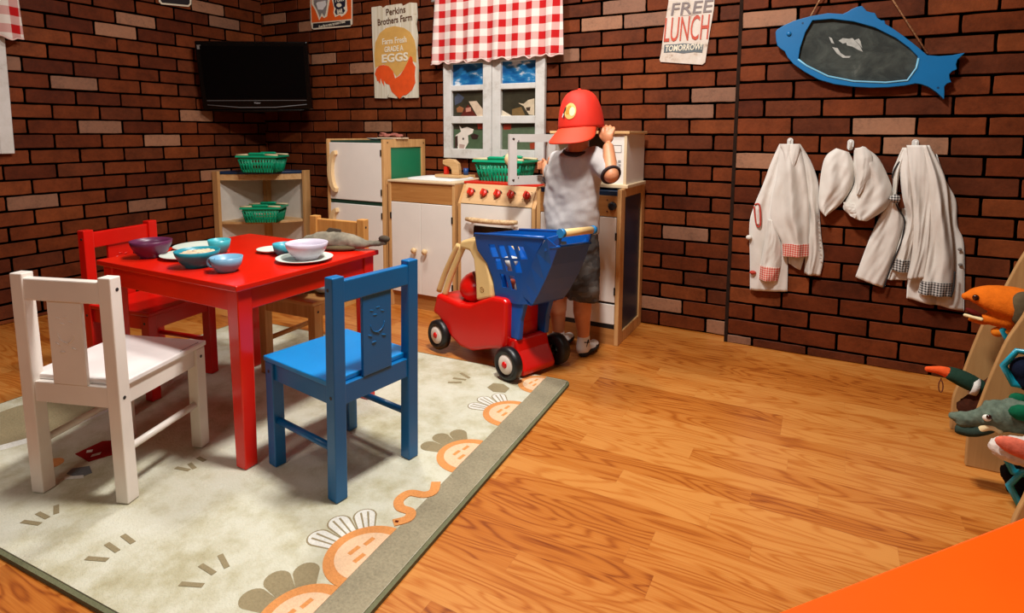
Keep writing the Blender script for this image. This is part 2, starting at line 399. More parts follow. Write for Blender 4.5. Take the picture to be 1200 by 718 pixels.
def sun(vc, r, fan=0, white=True, sp=1):
    """half sun face against the border, with a fan of scalloped rays"""
    uc = U1-.0925
    if fan:
        # three petals leaning up-left as on the photograph
        for a, L in ((133, 1.0), (157, 1.08), (181, 1.0)):
            ca, sa = math.cos(R(a)), math.sin(R(a)); b0 = r*.8; b1 = r*(1+.72*L)
            def pet(w, e): return [(uc+ca*b0+sa*w*.62*r, vc+sa*b0-ca*w*.62*r)]+[(uc+ca*(b1-r*w)+ca*r*w*math.cos(t)*1+sa*r*w*math.sin(t), vc+sa*(b1-r*w)+sa*r*w*math.cos(t)-ca*r*w*math.sin(t)) for t in [R(90-180*i/10) for i in range(11)]]+[(uc+ca*b0-sa*w*.62*r, vc+sa*b0+ca*w*.62*r)]
            dec(pet(.29, 0), 4, 0)
            if white:
                b1 -= .035*r; dec(pet(.245, 0), 5, 1)
                b1 -= .10*r
                for off in (-.085, .085):
                    ox, oy = -sa*off*r, ca*off*r; ix, iy = ox*.55, oy*.55
                    dec([(uc+ca*b0+ix+sa*.016*r, vc+sa*b0+iy-ca*.016*r), (uc+ca*b1+ox+sa*.024*r, vc+sa*b1+oy-ca*.024*r), (uc+ca*b1+ox-sa*.024*r, vc+sa*b1+oy+ca*.024*r), (uc+ca*b0+ix-sa*.016*r, vc+sa*b0+iy+ca*.016*r)], 4, 2)
    dec(ellipse(uc, vc, r, r, 24, R(90), R(270)), 2, 3)
    dec(ellipse(uc, vc, r*.78, r*.74, 24, R(90), R(270)), 3, 4)
    for du, dv, L in ((-.30, .36, .28), (-.42, -.02, .3), (-.16, -.16, .3)):
        a = R(82); x, y = uc+du*r, vc+dv*r; w = r*.055; h = r*L*.5
        dec([(x+math.cos(a)*h-math.sin(a)*w, y+math.sin(a)*h+math.cos(a)*w), (x+math.cos(a)*h+math.sin(a)*w, y+math.sin(a)*h-math.cos(a)*w),
             (x-math.cos(a)*h+math.sin(a)*w, y-math.sin(a)*h-math.cos(a)*w), (x-math.cos(a)*h-math.sin(a)*w, y-math.sin(a)*h+math.cos(a)*w)], 2, 5)
def strip(pts, w, mi, lift=0):
    P = [Vector(p) for p in pts]; L = []; Rr = []
    for i, p in enumerate(P):
        t = (P[min(i+1, len(P)-1)]-P[max(i-1, 0)]).normalized(); q = Vector((-t.y, t.x))
        L.append(p+q*w/2); Rr.append(p-q*w/2)
    for i in range(len(P)-1):
        dec([tuple(L[i]), tuple(L[i+1]), tuple(Rr[i+1]), tuple(Rr[i])], mi, lift)
def ppx(pts, mi, lift=0): dec([rpx(*p) for p in pts], mi, lift)
def spx(pts, w, mi, lift=0, k=5): strip([tuple(q) for q in spline([Vector(rpx(*p)).to_3d() for p in pts], k)] and [(q.x, q.y) for q in spline([Vector(rpx(*p)).to_3d() for p in pts], k)], w, mi, lift)
for (px, py, r, fan, wh) in ((435, 652, .095, 1, True), (556, 536, .088, 1, False), (601, 485, .088, 1, True), (640, 452, .075, 0, True), (357, 728, .09, 1, False)):
    u, vv = rpx(px, py); sun(vv, r, fan, wh)
# worm between the suns
spx([(511, 565), (508, 576), (497, 580), (480, 578), (468, 586), (469, 595), (481, 600), (478, 608), (461, 613)], .024, 2, 6, 6)
spx([(463, 611.5), (467, 612)], .007, 9, 7, 1)
for c in ((549, 482), (555, 430), (600, 455)): pass
# grass ticks
for tks in ([((101, 654), (126, 656)), ((125, 637), (138, 646)), ((144, 627), (156, 636))], [((211, 684), (238, 686)), ((235, 662), (251, 672)), ((258, 650), (266, 665))],
            [((26, 611), (47, 614)), ((44, 601), (56, 607)), ((66, 592), (66, 602))], [((525, 448), (541, 448)), ((531, 443), (546, 445)), ((540, 437), (550, 443))],
            [((206, 548), (222, 551)), ((222, 543), (228, 549)), ((232, 536), (240, 540))]):
    for a, b_ in tks: spx([a, b_], .011, 4, 3, 1)
ppx([(571, 454), (578, 449), (590, 450), (597, 455), (592, 460), (578, 459)], 4, 3)
# road, barn and pond under the white chair
ppx([(0, 483), (20, 476), (80, 462), (128, 474), (60, 508), (0, 523)], 4, 2)
ppx([(0, 522), (60, 506), (130, 473), (140, 476), (62, 511), (0, 528)], 5, 3)
ppx([(88, 532), (120, 517), (150, 515), (152, 527), (104, 541)], 6, 4)
ppx([(102, 528), (109, 527), (108, 530), (101, 531)], 5, 5); ppx([(108, 533), (119, 530), (117, 533), (106, 536)], 5, 5)
dec([tuple(q) for q in [(rpx(61, 543)[0]+.026*math.cos(t), rpx(61, 543)[1]+.026*math.sin(t)) for t in [R(i*18) for i in range(20)]]], 2, 4)
ppx([(78, 555), (85, 549), (105, 546), (108, 554), (92, 560)], 7, 3); ppx([(74, 559), (98, 557), (98, 560), (76, 562)], 5, 4)
o = mb.build('rug', RM, None)
tag(o, 'cream pile rug with orange sun faces and a grey-brown border band, on the wooden floor', 'rug')

# ------------------------------------------------------------------ chairs
def chair(name, mats, label, loc, rz, worn=None):
    P, seatm, dark = mats
    t = thing(name, label, 'chair', (loc[0], loc[1], loc[2] if len(loc) > 2 else 0), rz)
    W, D, H, p = .136, .148, .552, .017
    for sx in (-1, 1):
        m_ = MB(); x = sx*(W-p)
        m_.hexa([(x-p, -D+.004, 0), (x+p, -D+.004, 0), (x+p, -D+.038, 0), (x-p, -D+.038, 0)], [(x-p, -D-.004, H), (x+p, -D-.004, H), (x+p, -D+.026, H), (x-p, -D+.026, H)])
        l = m_.build('rear_leg', P, t, False, .0025)
        for z in (H-.03, .262): MB().cyl((sx*W-sx*.002, -D+.014, z), (sx*W+sx*.0006, -D+.014, z), .0045, 10).build('screw', dark, l, False)
        m_ = MB().box(x-p+.001, x+p-.001, D-.036, D-.003, 0, .286); l = m_.build('front_leg', P, t, False, .0025)
        MB().cyl((sx*W-sx*.004, D-.02, .262), (sx*W-sx*.0004, D-.02, .262), .0045, 10).build('screw', dark, l, False)
        MB().box(x-.008, x+.008, -D+.03, D-.03, .238, .286).build('seat_rail', P, t, False, .0015)
        MB().cyl((x, -D+.03, .125), (x, D-.03, .125), .009, 14).build('stretcher', P, t, False)
    MB().box(-W+.03, W-.03, -D+.006, -D+.024, .236, .286).build('seat_rail', P, t, False, .0015)
    MB().box(-W+.03, W-.03, D-.026, D-.008, .238, .286).build('seat_rail', P, t, False, .0015)
    m_ = MB().box(-W+.001, W-.001, -D+.02, D+.004, .286, .300)
    s_ = m_.build('seat', seatm, t, False, .003)
    if worn:
        q = MB(); rr = random.Random(4)
        for i in range(11): y = D-.02-i*.0065; q.box(W-.012, W-.0085, y, y+.0035, .2999, .3004)
        q.build('nail_hole', dark, s_, False)
    m_ = MB().box(-W+.03, W-.03, -D-.001, -D+.02, .488, .541).build('top_rail', P, t, False, .003)
    m_ = MB().hexa([(-.046, -D+.004, .286), (.046, -D+.004, .286), (.046, -D+.014, .286), (-.046, -D+.014, .286)], [(-.046, -D+.002, .49), (.046, -D+.002, .49), (.046, -D+.012, .49), (-.046, -D+.012, .49)])
    sp = m_.build('splat', P, t, False, .002)
    # moulded little animal face on the splat, both sides
    q = MB()
    for (x, z, a) in ((-.018, .448, 15), (.002, .452, 0), (-.008, .435, 10), (.016, .44, 20), (-.024, .385, 30), (0, .388, 30), (.02, .376, 20), (-.012, .366, 0)):
        for yy in (-D+.003, -D+.013):
            M2 = Matrix.Rotation(R(a), 3, 'Y')
            q.ball((x, yy, z), (.008, .0016, .0026), 10, 0, M2)
    q.tube([(x, -D+.0025, z) for x, z in [(q2[0], q2[1]) for q2 in ellipse(0, .412, .022, .022, 20, R(180), R(360))]], .0013, 6)
    q.build('moulded_face', P, sp, False)
    return t
DK = M('screw hole', (40, 36, 34), .5, 0)
WP = paint('white gloss paint', (232, 224, 214), (190, 170, 140), .35)
chair('child_chair', (WP, paint('white seat paint', (238, 234, 230), (170, 140, 110), .3), DK), 'white painted wooden child chair, empty, turned with its back to the camera on the left', (-1.597, .817, .0135), R(18.5), worn=1)
BP = paint('blue gloss paint', (2, 98, 158), (30, 110, 130), .35, .35)
chair('child_chair', (BP, paint('blue seat paint', (0, 128, 198), (20, 100, 150), .3), DK), 'bright blue wooden child chair pulled out at the right side of the red table', (-1.113, 1.117, .0135), R(82))
RP = paint('red gloss paint', (204, 18, 8), (230, 150, 110), .28, .7)
chair('child_chair', (RP, RP, DK), 'red wooden child chair behind the left end of the red table', (-2.072, 1.178, .0135), R(-81))
NP = wood('honey pine', (212, 158, 88), (184, 124, 58), 2)
chair('child_chair', (NP, wood('honey pine seat', (216, 166, 98), (190, 132, 66), 0), DK), 'unpainted honey pine child chair on the far side of the red table', (-1.675, 1.553, .0135), R(183))
# cloth on the pine seat
mb = MB(); rr = random.Random(3)
for i in range(9): mb.ball((-1.625+rr.uniform(-.05, .07), 1.50+rr.uniform(-.05, .06), .331+rr.uniform(-.002, .012)), (.032, .028, .014), 12)
o = mb.build('crumpled_cloth', M('pale blue cloth', (168, 188, 196), .8, .1, 20, .4), None, remesh=.006, smooth=3, disp=(.02, .012))
tag(o, 'crumpled pale blue cloth lying on the pine chair seat', 'cloth')
mb = MB()
for p_ in ([(-1.72, 1.43, .326), (-1.69, 1.445, .330), (-1.66, 1.44, .326), (-1.63, 1.46, .328)], [(-1.69, 1.445, .322), (-1.70, 1.47, .32), (-1.68, 1.49, .318)], [(-1.68, 1.44, .324), (-1.665, 1.42, .318)]): mb.tube(p_, .011, 8)
o = mb.build('toy_wishbone', M('tan plush', (206, 150, 108), .9, .1, 40, .4), None, remesh=.004, smooth=2)
tag(o, 'small tan branching toy on the front edge of the pine chair seat', 'toy')

# ------------------------------------------------------------------ tables
def table(label, loc, rz, mats):
    t = thing('child_table', label, 'table', loc, rz); P = mats; W, D = .315, .268
    MB().box(-W, W, -D, D, .484, .5).build('tabletop', P, t, False, .003, 3)
    for sx in (-1, 1):
        for sy in (-1, 1):
            x, y = sx*(W-.034), sy*(D-.034)
            MB().hexa([(x-.019, y-.019, 0), (x+.019, y-.019, 0), (x+.019, y+.019, 0), (x-.019, y+.019, 0)], [(x-.022, y-.022, .484), (x+.022, y-.022, .484), (x+.022, y+.022, .484), (x-.022, y+.022, .484)]).build('leg', P, t, False, .003)
    for sy in (-1, 1): MB().box(-W+.05, W-.05, sy*(D-.026)-.008, sy*(D-.026)+.008, .425, .484).build('apron', P, t, False, .0015)
    for sx in (-1, 1): MB().box(sx*(W-.026)-.008, sx*(W-.026)+.008, -D+.05, D-.05, .425, .484).build('apron', P, t, False, .0015)
    return t
TP = paint('red table paint', (214, 28, 8), (214, 120, 60), .25, .6)
tb = table('square red child table set with bowls, cups and plates on the rug', (-1.603, 1.203, .0135), R(.4), TP)
table('red table with its corner cutting into the bottom right of the photo', (.332, .505, 0), R(50), paint('red paint with gloss tint', (238, 84, 4), (214, 120, 60), .3, .1))  # red table; gloss reflection put into its colour as orange
ZT = .5135
# ------------------------------------------------------------------ tableware
def gz(name, c, r=.35): return M(name, c, r, .05, 20)
def dish(name, prof, mat, label, cat, x, y, z=ZT, group=None, n_=36):
    o = MB().lathe(prof, (0, 0, 0), n_).build(name, mat, None, False); o.location = (x, y, z)
    return tag(o, label, cat, group)
def bowlp(r, h, f=.55): return [(0, 0), (r*f, 0), (r*f, .004), (r*.78, h*.35), (r*.95, h*.75), (r, h), (r-.003, h+.001), (r*.93, h*.75), (r*.74, h*.38), (r*.45, .008), (0, .006)]
def platep(r): return [(0, 0), (r*.6, 0), (r*.98, .009), (r, .0115), (r*.97, .0118), (r*.62, .005), (0, .004)]
PL = gz('eau de nil plate', (206, 216, 204))
def t5(px, py, z=ZT): p = at(px, py, 2, z); return p.x, p.y
x, y = t5(178, 301); dish('bowl', bowlp(.058, .052), gz('plum plastic', (92, 36, 70)), 'dark plum purple bowl at the left end of the red table', 'bowl', x, y)
x, y = t5(221, 301); dish('plate', platep(.079), PL, 'pale plate under the edge of the teal food bowl, nearest left', 'plate', x, y)
x, y = t5(236, 291); dish('plate', platep(.084), PL, 'pale green-white plate behind the teal food bowl, next to the teal cup', 'plate', x, y)
x, y = t5(232, 312); bx_, by_ = x, y
bo = thing('bowl', 'teal bowl filled with beige play food on the red table', 'bowl', (x, y, ZT))
MB().lathe(bowlp(.060, .047), (0, 0, 0), 36).build('bowl_shell', gz('teal plastic', (24, 132, 150)), bo, False)
mb = MB().ball((0, 0, .030), (.052, .052, .016), 20); rr = random.Random(5)
for i in range(26):
    a = rr.uniform(0, 6.3); q = rr.uniform(0, .042); mb.ball((q*math.cos(a), q*math.sin(a), .043-q*.1), (.011, .009, .006), 8)
f_ = mb.build('play_food', M('beige noodles', (206, 182, 152), .6, .2, 60, .3), bo, False); f_['kind'] = 'stuff'
def cup(label, px, py, r, h, mat, mat2, hang=None, x=None, y=None):
    if x is None: x, y = t5(px, py)
    c = thing('cup', label, 'cup', (x, y, ZT)); 
    MB().lathe([(0, 0), (r*.55, 0), (r*.62, .004), (r*.88, h*.45), (r, h), (r-.0025, h), (r*.85, h*.45), (r*.5, .006), (0, .005)], (0, 0, 0), 30).build('cup_body', mat, c, False)
    if hang is not None:
        ca, sa = math.cos(hang), math.sin(hang)
        MB().tube([(ca*(r*.86+q), sa*(r*.86+q), z) for q, z in [(v_.x, v_.y) for v_ in spline([(0, h*.78, 0), (.014, h*.82, 0), (.021, h*.55, 0), (.014, h*.28, 0), (-.004, h*.25, 0)], 5)]], .0032, 8).build('handle', mat2 or mat, c, False)
    return c
cup('blue-grey teacup with its handle to the left, nearest on the red table', 266, 318, .0425, .042, gz('powder blue plastic', (112, 162, 190)), None, R(200))
cup('small teal cup behind the blue-grey teacup on the red table', 257.5, 296, .034, .043, gz('turquoise plastic', (58, 166, 178)), None, R(120))
x, y = t5(320, 295); dish('plate', platep(.05), PL, 'small white plate half hidden behind the teal cup in front of the lavender bowl', 'plate', x, y)
cup('teal cup between the small white plate and the lavender bowl', 333, 299, .034, .038, gz('aqua plastic', (60, 160, 178)), None, R(90))
x, y = t5(357, 305); dish('plate', platep(.083), PL, 'white plate carrying the lavender bowl', 'plate', x, y)
dish('bowl', bowlp(.062, .05), gz('lavender plastic', (198, 190, 204)), 'pale lavender bowl standing on a white plate', 'bowl', x+.004, y+.006, ZT+.0045)
# plush fish on the table corner
mb = MB(); S = [Vector(p) for p in ((-1.52, 1.36, .53), (-1.48, 1.385, .54), (-1.43, 1.40, .542), (-1.38, 1.425, .54), (-1.335, 1.44, .535), (-1.31, 1.455, .535), (-1.275, 1.465, .54), (-1.255, 1.47, .545))]
mb.tube(spline(S, 4), [max(.004, q) for q in [v_.x for v_ in spline([(a, 0, 0) for a in (.012, .030, .034, .030, .020, .012, .012, .013)], 4)]], 16, flat=.8)
mb.ball((-1.50, 1.38, .54), (.03, .03, .018), 12)
fi = mb.build('plush_fish', M('mottled grey brown plush', (120, 112, 96), .95, .45, 26, .5, dist=.004), None, remesh=.005, smooth=3, disp=(.02, .008))
tag(fi, 'mottled grey-brown plush fish lying over the far right corner of the red table', 'plush toy')
mb = MB(); mb.ball((-1.262, 1.468, .553), (.022, .013, .012), 12); mb.build('tail', M('dark brown plush', (70, 58, 44), .95, .2, 40, .4), fi)
mb = MB(); mb.ball((-1.40, 1.405, .522), (.065, .034, .012), 16, 0, Matrix.Rotation(R(25), 3, 'Z')); mb.build('belly', M('dark olive plush', (84, 70, 44), .95, .25, 40, .4), fi)
mb = MB().hexa([(-1.46, 1.39, .56), (-1.40, 1.41, .56), (-1.40, 1.418, .56), (-1.46, 1.398, .56)], [(-1.44, 1.402, .585), (-1.40, 1.415, .58), (-1.40, 1.418, .58), (-1.44, 1.405, .585)]); mb.build('fin', M('dark brown plush', (70, 58, 44)), fi, bevel=.002)

# ------------------------------------------------------------------ play kitchen
YK = 2.69
def crescent(x, z0, z1, t, bulge=.045, side=1):
    """wooden crescent pull: outer arc and inner arc, in the plane of the door, standing proud of it"""
    zm, h = (z0+z1)/2, (z1-z0)/2; pts = []
    for i in range(17): a = R(-90+180*i/16); pts.append((x-side*bulge*math.cos(a), zm+h*math.sin(a)))
    for i in range(17): a = R(90-180*i/16); pts.append((x-side*(bulge-t)*math.cos(a)*.9+side*.004, zm+(h-t*.9)*math.sin(a)))
    return MB().prism([(p[0], p[1]) for p in pts], lambda u, v, d: Vector((u, d, v)), YF-.0, YF-.024)
def hinge(parent, x, zs):
    for z in zs: MB().box(x-.004, x+.004, YF-.006, YF+.004, z-.016, z+.016).build('hinge', STEEL, parent, bevel=.001)
# fridge
x0, x1 = -2.405, -2.003
fr = thing('play_fridge', 'tall white-doored wooden play fridge with green side panel, against the brick wall', 'play kitchen fridge', ((x0+x1)/2, 2.52, 0))
MB().box(x0, x0+.018, YF-.004, YK, 0, .861).build('side_panel', MAPLE, fr, bevel=.003)
mb = MB(); X0, X1 = x1-.018, x1
mb.box(X0, X1, YF-.004, YF+.052, 0, .861); mb.box(X0, X1, YK-.035, YK, 0, .861); mb.box(X0, X1, YF+.052, YK-.035, .818, .861); mb.box(X0, X1, YF+.052, YK-.035, 0, .645)
mb.build('side_frame', MAPLE, fr, bevel=.002)
MB().box(X0+.006, X1-.006, YF+.05, YK-.03, .64, .82).build('green_panel', GREENL, fr)
MB().box(x0+.018, X0, YF+.01, YK, .845, .853).build('top', DGREEN, fr)
MB().box(x0+.018, X0, YF+.004, YF+.02, .518, .534).build('divider', DGREEN, fr)
MB().box(x0+.018, X0, YK-.01, YK, .02, .845).build('back_panel', WHITE, fr)
MB().box(x0+.018, X0, YF+.02, YK-.01, .5, .518).build('shelf', MAPLEX, fr)
MB().box(x0+.018, X0, YF+.012, YF+.028, 0, .078).build('kick_board', PLY, fr)
for z0_, z1_, h0, h1 in ((.537, .842, .575, .80), (.082, .515, .30, .49)):
    d_ = MB().box(x0+.020, X0-.002, YF-.002, YF+.014, z0_, z1_).build('door', WHITE, fr, bevel=.002)
    crescent(x0+.078, h0, h1, .026, .058).build('door_handle', HANDLE, d_, bevel=.003)
    hinge(d_, X0-.003, (z0_+.05, z1_-.05))
MB().cyl((X1-.001, YF+.025, .845), (X1+.001, YF+.025, .845), .004, 10).build('screw', STEEL, fr); MB().cyl((X1-.001, YK-.018, .84), (X1+.001, YK-.018, .84), .004, 10).build('screw', STEEL, fr)
# things on the fridge
x, y = -2.16, 2.47; pz = .853
dish('plate', platep(.075), gz('white glazed plate', (214, 216, 212)), 'white plate on top of the play fridge beside the sliced meat', 'plate', -2.19, 2.53, pz+.001)
mb = MB().box(-2.13, -1.99, 2.43, 2.53, .862, .870)
o = mb.build('bread_slab', M('pale bread', (214, 190, 160), .85, .1, 30, .4), None, bevel=.004); tag(o, 'flat slab of pale play bread on top of the play fridge, under the meat', 'play food')
mb = MB(); rr = random.Random(8)
for i in range(12): mb.ball((-2.06+rr.uniform(-.055, .06), 2.47+rr.uniform(-.03, .03), .878+rr.uniform(0, .012)), (.024, .018, .006), 10, 0, Matrix.Rotation(rr.uniform(-.4, .4), 3, 'X'))
o = mb.build('sliced_meat', M('marbled meat', (160, 92, 78), .6, .45, 45, .4), None, remesh=.0035, smooth=1); tag(o, 'heap of reddish sliced play meat on top of the play fridge', 'play food')
# sink unit
x0, x1 = -1.982, -1.570
sk = thing('play_sink_cabinet', 'wooden play sink cabinet with two white doors and round knobs', 'play kitchen sink', ((x0+x1)/2, 2.52, 0))
for a in (x0, x1-.018): MB().box(a, a+.018, YF-.002, YK, 0, .648).build('side_panel', MAPLE, sk, bevel=.002)
# worktop with the basin hole covered by the white basin
mb = MB(); mb.box(x0, x1, YF-.006, YF+.07, .648, .658); mb.box(x0, x1, YK-.07, YK, .648, .658); mb.box(x0, x0+.07, YF+.07, YK-.07, .648, .658); mb.box(x1-.07, x1, YF+.07, YK-.07, .648, .658)
mb.build('worktop', wood('pale maple top', (228, 204, 168), (208, 180, 138), 0), sk, bevel=.002)
def rr3(x0, x1, y0, y1, r, z, k=5): return [Vector((a, b_, z)) for a, b_ in rrect(x0, x1, y0, y1, r, k)]
mb = MB(); rings = [rr3(x0+.055, x1-.055, YF+.055, YK-.055, .05, .6585), rr3(x0+.055, x1-.055, YF+.055, YK-.055, .05, .665), rr3(x0+.065, x1-.065, YF+.065, YK-.065, .045, .667), rr3(x0+.085, x1-.085, YF+.085, YK-.085, .04, .66), rr3(x0+.10, x1-.10, YF+.10, YK-.10, .04, .59)]
vs = [p for r_ in rings for p in r_]; k_ = len(rings[0]); fs = [(j*k_+i, j*k_+(i+1) % k_, (j+1)*k_+(i+1) % k_, (j+1)*k_+i) for j in range(len(rings)-1) for i in range(k_)]+[tuple((len(rings)-1)*k_+i for i in range(k_))]
mb.add(vs, fs, 0, True); mb.build('basin', M('white plastic basin', (232, 232, 230), .3, .02), sk)
MB().box(x0+.018, x1-.018, YF+.002, YF+.02, .549, .648).build('front_board', PLY, sk, bevel=.001)
MB().box(x0+.018, x1-.018, YF+.014, YF+.03, 0, .078).build('kick_board', PLY, sk)
MB().box(x0+.018, x1-.018, YK-.01, YK, 0, .648).build('back_panel', WHITE, sk)
xm = -1.776
for a, b_, kx, hx in ((x0+.020, xm-.001, -1.808, x0+.017), (xm+.001, x1-.020, -1.742, x1-.017)):
    d_ = MB().box(a, b_, YF-.002, YF+.014, .082, .546).build('door', WHITE, sk, bevel=.002)
    MB().lathe([(0, 0), (.006, 0), (.006, .008), (.013, .012), (.0155, .020), (.012, .027), (0, .029)], (kx, YF-.002, .308), 20, 0, Matrix.Rotation(R(90), 3, 'X')).build('door_knob', HANDLE, d_)
    hinge(d_, hx, (.475, .14))
# faucet block
fa = thing('play_faucet', 'wooden play faucet with red spout tip and blue knob behind the sink', 'faucet', (-1.78, 2.64, .658))
MB().box(-1.875, -1.665, 2.60, 2.68, .6585, .674).build('base_board', MAPLEX, fa, bevel=.002)
pts = [(-1.81, .674), (-1.765, .674), (-1.765, .70), (-1.772, .735), (-1.80, .755), (-1.84, .758), (-1.868, .752), (-1.868, .73), (-1.848, .722), (-1.822, .715), (-1.812, .70)]
pts = [(x+.035, z) for x, z in pts]
MB().prism(pts, lambda u, v, d: Vector((u, d, v)), 2.615, 2.645).build('spout', MAPLEX, fa, bevel=.003)
MB().box(-1.828, -1.808, 2.617, 2.643, .674, .716).build('red_valve', REDK, fa, bevel=.003)
MB().cyl((-1.70, 2.64, .674), (-1.70, 2.64, .71), .014, 16).build('blue_knob', M('blue knob', (30, 70, 130), .4, 0), fa)
# stove
x0, x1 = -1.556, -1.142
st = thing('play_stove', 'wooden play stove with red top, five red knobs and a white oven door', 'play kitchen stove', ((x0+x1)/2, 2.52, 0))
for a in (x0, x1-.018): MB().prism([(YF, 0), (YK, 0), (YK, .652), (YF+.055, .652), (YF, .562)], lambda u, v, d: Vector((d, u, v)), a, a+.018).build('side_panel', MAPLE, st, bevel=.002)
NRM = Vector((0, -.09, .055)).normalized()
pan = MB().prism([(YF-.002, .565), (YF+.018, .565), (YF+.07, .650), (YF+.05, .655)], lambda u, v, d: Vector((d, u, v)), x0+.018, x1-.018).build('control_panel', wood('light maple panel', (222, 184, 136), (200, 158, 108), 0), st, bevel=.001)
q = NRM.to_track_quat('Z', 'Y').to_matrix()
for i, kx in enumerate((-1.494, -1.421, -1.348, -1.276, -1.194)):
    c = Vector((kx, YF+.022, .614)); c += NRM*.002
    k_ = MB().lathe([(0, 0), (.0175, 0), (.0175, .010), (.0155, .013), (0, .013)], c, 24, 0, q)
    k_.hexa([c+q@Vector(p) for p in ((-.006, -.0165, .012), (.006, -.0165, .012), (.006, .0165, .012), (-.006, .0165, .012))], [c+q@Vector(p) for p in ((-.004, -.014, .025), (.004, -.014, .025), (.004, .014, .025), (-.004, .014, .025))])
    k_.build('knob', REDK, pan)
    if i < 4:
        a0 = [c+q@Vector((.021*math.cos(R(a)), .021*math.sin(R(a)), .0002)) for a in range(20, 111, 10)]; MB().tube(a0, [.0006+.0024*j/9 for j in range(10)][::-1], 6, flat=.5).build('dial_mark', BLACK, pan)
    else:
        mk = MB()
        for a in (45, 135, 225, 315): mk.ball(c+q@Vector((.027*math.cos(R(a)), .027*math.sin(R(a)), 0)), (.0024, .0024, .001), 8, 0, q)
        mk.build('dial_mark', BLACK, pan)
MB().box(x0+.001, x1-.001, YF+.052, YK-.03, .653, .665).build('red_cooktop', paint('red cooktop', (206, 40, 22), (160, 30, 20), .35, .2), st, bevel=.003)
MB().box(x0+.001, x1-.001, YK-.03, YK, .64, .676).build('back_rail', MAPLEX, st, bevel=.002)
MB().box(x0+.018, x1-.018, YF+.014, YF+.03, 0, .078).build('kick_board', PLY, st)
MB().box(x0+.018, x1-.018, YK-.01, YK, 0, .65).build('back_panel', WHITE, st)
wx0, wx1, wz0, wz1 = -1.463, -1.25, .30, .462
mb = MB(); a, b_ = x0+.020, x1-.020
mb.box(a, wx0, YF-.002, YF+.014, .082, .561); mb.box(wx1, b_, YF-.002, YF+.014, .082, .561); mb.box(wx0, wx1, YF-.002, YF+.014, wz1, .561); mb.box(wx0, wx1, YF-.002, YF+.014, .082, wz0)
dr = mb.build('oven_door', WHITE, st)
MB().prism(rrect(wx0-.001, wx1+.001, wz0-.001, wz1+.001, .014), lambda u, v, d: Vector((u, d, v)), YF+.012, YF-.0035).build('oven_window', M('black oven glass', (16, 14, 16), .12, 0), dr)
mb = MB().tube([(-1.492, YF-.026, .494), (-1.45, YF-.034, .492), (-1.35, YF-.036, .491), (-1.26, YF-.034, .494), (-1.218, YF-.026, .498)], [.009, .0125, .0115, .0125, .009], 10)
for kx in (-1.46, -1.25): mb.cyl((kx, YF-.002, .493), (kx, YF-.032, .493), .006, 10)
mb.build('oven_handle', wood('chipped beech', (232, 204, 158), (176, 130, 82), 1, .5, 2), dr)
hinge(dr, x1-.016, (.44, .14))
# washer / dishwasher unit
x0, x1 = -1.134, -.744
dw = thing('play_dishwasher', 'wooden play dishwasher cabinet with navy side panel at the right end of the kitchen', 'play kitchen cabinet', ((x0+x1)/2, 2.52, 0))
MB().box(x0, x0+.018, YF-.002, YK, 0, .662).build('side_panel', MAPLE, dw, bevel=.002)
mb = MB(); X0, X1 = x1-.018, x1
mb.box(X0, X1, YF-.004, YF+.05, 0, .668); mb.box(X0, X1, YK-.045, YK, 0, .668); mb.box(X0, X1, YF+.05, YK-.045, .632, .668); mb.box(X0, X1, YF+.05, YK-.045, 0, .05)
mb.build('side_frame', MAPLE, dw, bevel=.002)
MB().box(X0+.006, X1-.007, YF+.045, YK-.04, .045, .635).build('navy_side_panel', NAVY, dw)
MB().box(x0+.018, X0, YF+.004, YK, .640, .660).build('navy_top', NAVY, dw, bevel=.002)
cp = MB().box(x0+.018, X0, YF-.002, YF+.014, .553, .640).build('control_panel', PLY, dw, bevel=.001)
MB().lathe([(0, 0), (.018, 0), (.017, .012), (.012, .014), (0, .014)], (-.782, YF-.002, .598), 24, 0, Matrix.Rotation(R(90), 3, 'X')).build('knob', M('navy black knob', (18, 30, 44), .35, 0), cp)
mk = MB()
for a, c_ in ((-1, -1), (-1, 1), (1, -1), (1, 1)): mk.cyl((-.782+a*.024, YF-.001, .598+c_*.024), (-.782+a*.024, YF-.0035, .598+c_*.024), .0035, 10)
mk.build('dial_mark', M('dial red brown', (90, 34, 20)), cp)
d_ = MB().box(x0+.020, X0-.002, YF-.002, YF+.014, .186, .550).build('door', WHITE, dw, bevel=.002); hinge(d_, X0-.002, (.47, .235))
MB().box(x0+.020, X0-.002, YF+.004, YF+.016, .176, .186).build('gap_strip', BLACK, dw)
MB().box(x0+.020, X0-.002, YF-.002, YF+.014, .090, .176).build('drawer_front', WHITE, dw, bevel=.002)
MB().box(x0+.018, X0, YF-.001, YF+.016, .070, .090).build('gap_strip', BLACK, dw)
MB().box(x0+.018, X0, YF-.002, YF+.014, .0, .070).build('kick_board', PLY, dw)
MB().box(x0+.018, X0, YK-.01, YK, 0, .64).build('back_panel', WHITE, dw)
